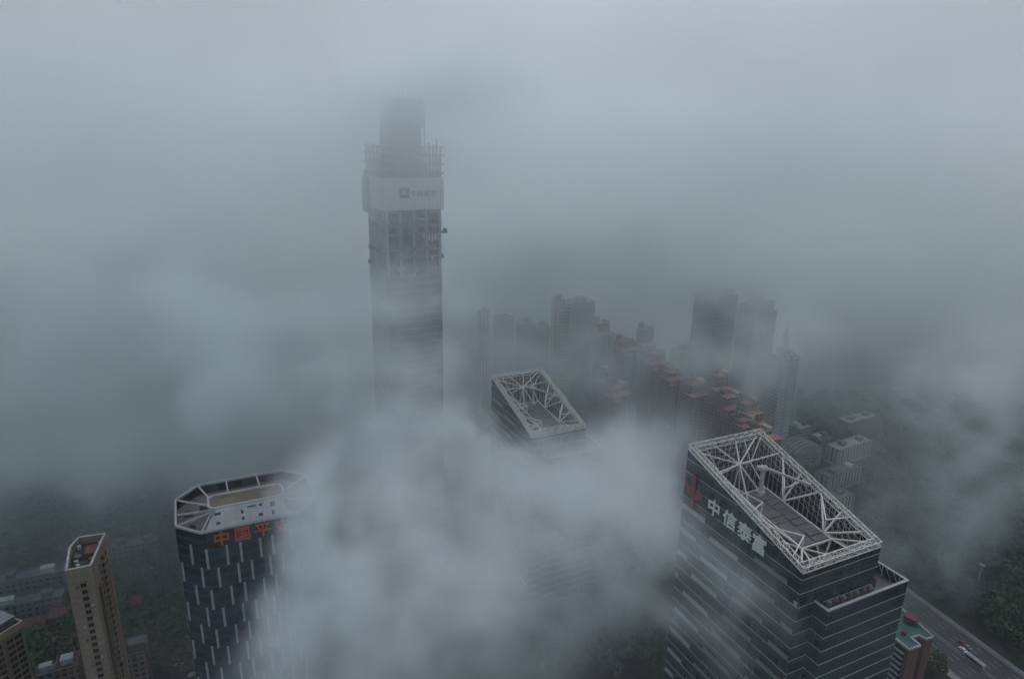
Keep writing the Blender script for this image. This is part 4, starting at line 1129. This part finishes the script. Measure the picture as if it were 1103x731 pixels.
# ------------------------------------------------------------------ fog: one volume round the whole scene
def haze():
    B0, B1 = Vector((-855, -205, -1.0)), Vector((855, 1355, 306))
    hz = MB(); hz.box(B0.x, B1.x, B0.y, B1.y, B0.z, B1.z)
    m = bpy.data.materials.new('fog'); m.use_nodes = True
    mn = m.node_tree.nodes; mn.clear()
    out = mn.new('ShaderNodeOutputMaterial'); pv = mn.new('ShaderNodeVolumePrincipled'); m.node_tree.links.new(pv.outputs[0], out.inputs['Volume'])
    pv.inputs['Color'].default_value = list(FOGCOL) + [1]; pv.inputs['Anisotropy'].default_value = .0; pv.inputs['Density'].default_value = 1.0
    g = bpy.data.node_groups.new('drifting_fog', 'GeometryNodeTree')
    g.interface.new_socket('Geometry', in_out='INPUT', socket_type='NodeSocketGeometry')
    g.interface.new_socket('Geometry', in_out='OUTPUT', socket_type='NodeSocketGeometry')
    n = g.nodes; l = g.links
    go = n.new('NodeGroupOutput'); gi = n.new('NodeGroupInput')
    vc = n.new('GeometryNodeVolumeCube'); sm = n.new('GeometryNodeSetMaterial'); sm.inputs['Material'].default_value = m
    vc.inputs['Min'].default_value = B0; vc.inputs['Max'].default_value = B1
    for a, k in zip('XYZ', range(3)): vc.inputs['Resolution ' + a].default_value = int((B1[k] - B0[k]) / VOXEL)
    l.new(vc.outputs[0], sm.inputs[0]); l.new(sm.outputs[0], go.inputs[0])
    P = n.new('GeometryNodeInputPosition').outputs[0]
    def vm(op, a, b=None):
        k = n.new('ShaderNodeVectorMath'); k.operation = op
        for i, x in enumerate((a, b)):
            if x is None: continue
            if isinstance(x, (tuple, list, Vector)): k.inputs[i].default_value = x
            else: l.new(x, k.inputs[i])
        return k
    def mr(v, a, b, c=0.0, d=1.0):
        k = n.new('ShaderNodeMapRange'); k.interpolation_type = 'SMOOTHSTEP'
        l.new(v, k.inputs['Value'])
        for i, x in zip(('From Min', 'From Max', 'To Min', 'To Max'), (a, b, c, d)): k.inputs[i].default_value = x
        return k.outputs['Result']
    mth = lambda op, a, b=None: math_node(n, l, op, a, b)
    def noise(scale, detail, rough, src):
        k = n.new('ShaderNodeTexNoise'); k.inputs['Scale'].default_value = scale; k.inputs['Detail'].default_value = detail; k.inputs['Roughness'].default_value = rough
        l.new(src, k.inputs['Vector']); return k
    nz = noise(1 / 85.0, 4, .58, P)
    off = vm('MULTIPLY', vm('SUBTRACT', nz.outputs['Color'], (.5, .5, .5)).outputs[0], (150, 150, 105)).outputs[0]
    Q = vm('ADD', P, off).outputs[0]
    sp = n.new('ShaderNodeSeparateXYZ'); l.new(Q, sp.inputs[0])
    qx, qy, qz = sp.outputs
    w2 = noise(1 / 24.0, 3, .6, Q)
    Q2 = vm('ADD', Q, vm('MULTIPLY', vm('SUBTRACT', w2.outputs['Color'], (.5, .5, .5)).outputs[0], (34, 34, 26)).outputs[0]).outputs[0]
    fine = noise(1 / 34.0, 6, .66, Q2)
    d = None
    def add(x):
        nonlocal d
        d = x if d is None else mth('ADD', d, x)
    for (u, v, zc, ru, rv, ry, dens) in BANKS:
        c = dep(u, v, zc); r = (ru * zc / F_PX, ry, rv * zc / F_PX)
        e = vm('LENGTH', vm('DIVIDE', vm('SUBTRACT', Q2, c).outputs[0], r).outputs[0]).outputs['Value']
        add(mth('MULTIPLY', mr(e, 1.15, .25), dens))
    d = mth('MULTIPLY', d, mr(fine.outputs['Fac'], .37, .63, .03, 1.85))   # billows
    big = noise(1 / 130.0, 4, .6, Q)
    f2 = mth('MULTIPLY', mr(fine.outputs['Fac'], .3, .7, .6, 1.4), mr(big.outputs['Fac'], .34, .66, .35, 1.75))
    s = mth('MULTIPLY', mr(qz, *UPPER[:2]), mr(qy, *UPPER[2:]))         # cloud base over the roofs
    far = mth('SUBTRACT', qy, mth('MULTIPLY', qx, .45))                # thick air beyond the district, nearer on the left
    s = mth('ADD', s, mr(far, *FAR1)); s = mth('ADD', s, mr(far, *FAR2))
    d = mth('ADD', d, mth('MULTIPLY', s, f2))
    pz = n.new('ShaderNodeSeparateXYZ'); l.new(P, pz.inputs[0])
    d = mth('ADD', d, mth('MULTIPLY', mth('MULTIPLY', mr(pz.outputs[2], *LID), mr(qy, 300, 560, 1, .2)), f2))      # overhead fog lid, added to dim the ground and near cloud
    d = mth('ADD', d, BASE)
    l.new(d, vc.inputs['Density'])
    o = hz.build('haze', m); tag(o, kind='stuff')
    md = o.modifiers.new('fog', 'NODES'); md.node_group = g
    scene.cycles.volume_step_rate = STEP; scene.cycles.volume_max_steps = 512
    scene.cycles.volume_bounces = VB
BASE = .00055
UPPER = (205, 268, 180, 360, .0004, .013)
LID = (268, 300, 0, .022)
FAR1, FAR2 = (330, 560, 0, .0047), (600, 820, 0, .011)
VOXEL, STEP, VB = 4.0, 2.9, 14
FOGCOL = (.952, .989, .992)
BANKS = [
    (485, 625, 220, 175, 130, 50, .038),
    (350, 580, 238, 52, 130, 32, .055),
    (640, 580, 240, 95, 95, 35, .032),
    (708, 565, 213, 52, 110, 26, .032),
    (420, 508, 300, 110, 52, 45, .038),
    (575, 535, 325, 120, 62, 28, .060),
    (522, 478, 338, 72, 52, 28, .075),
    (262, 388, 400, 95, 85, 55, .075),
    (90, 320, 470, 260, 170, 80, .030),
    (150, 470, 480, 220, 60, 70, .030),
    (440, 330, 315, 80, 34, 16, .030),
    (430, 415, 325, 110, 60, 26, .022),
    (440, 82, 310, 120, 48, 50, .045),
    (438, 300, 285, 110, 150, 40, .015),
    (565, 258, 500, 120, 70, 50, .045),
    (690, 245, 480, 150, 60, 50, .030),
    (180, 240, 470, 130, 70, 50, .026),
    (330, 200, 470, 120, 90, 60, .020),
    (720, 190, 520, 160, 80, 60, .020),
    (950, 240, 560, 260, 130, 80, .018),
    (1045, 440, 390, 120, 130, 60, .012),
    (980, 560, 420, 130, 70, 50, .009),
    (775, 300, 530, 120, 60, 45, .032),
    (560, 385, 480, 120, 45, 40, .024),
    (690, 470, 330, 75, 55, 30, .032),
    (730, 390, 430, 120, 50, 30, .020),
    (820, 370, 470, 70, 70, 40, .014),
]
haze()
# ------------------------------------------------------------------ light
wd = bpy.data.worlds.new('World'); scene.world = wd; wd.use_nodes = True
wn = wd.node_tree.nodes; wl = wd.node_tree.links
bg = wn['Background']; sk = wn.new('ShaderNodeTexSky'); sk.sky_type = 'NISHITA'; sk.sun_disc = False
SUN_EL, SUN_ROT = rad(58), rad(30)
sk.sun_elevation = SUN_EL; sk.sun_rotation = SUN_ROT; sk.air_density = 1.0; sk.dust_density = 3.0; sk.ozone_density = 1.0
wl.new(sk.outputs[0], bg.inputs[0]); bg.inputs[1].default_value = .15
sd = bpy.data.lights.new('sun', 'SUN'); sd.energy = 1.2; sd.angle = rad(40); sd.color = (1, .98, .94)
so = bpy.data.objects.new('sun', sd); C.objects.link(so)
so.rotation_euler = Vector((math.sin(SUN_ROT) * math.cos(SUN_EL), math.cos(SUN_ROT) * math.cos(SUN_EL), math.sin(SUN_EL))).to_track_quat('Z', 'Y').to_euler()
scene.view_settings.view_transform = 'Standard'; scene.view_settings.look = 'None'; scene.view_settings.gamma = 1; scene.view_settings.use_curve_mapping = False
scene.view_settings.exposure = 0.14
scene.cycles.use_adaptive_sampling = True; scene.cycles.adaptive_threshold = .04; scene.cycles.use_denoising = True
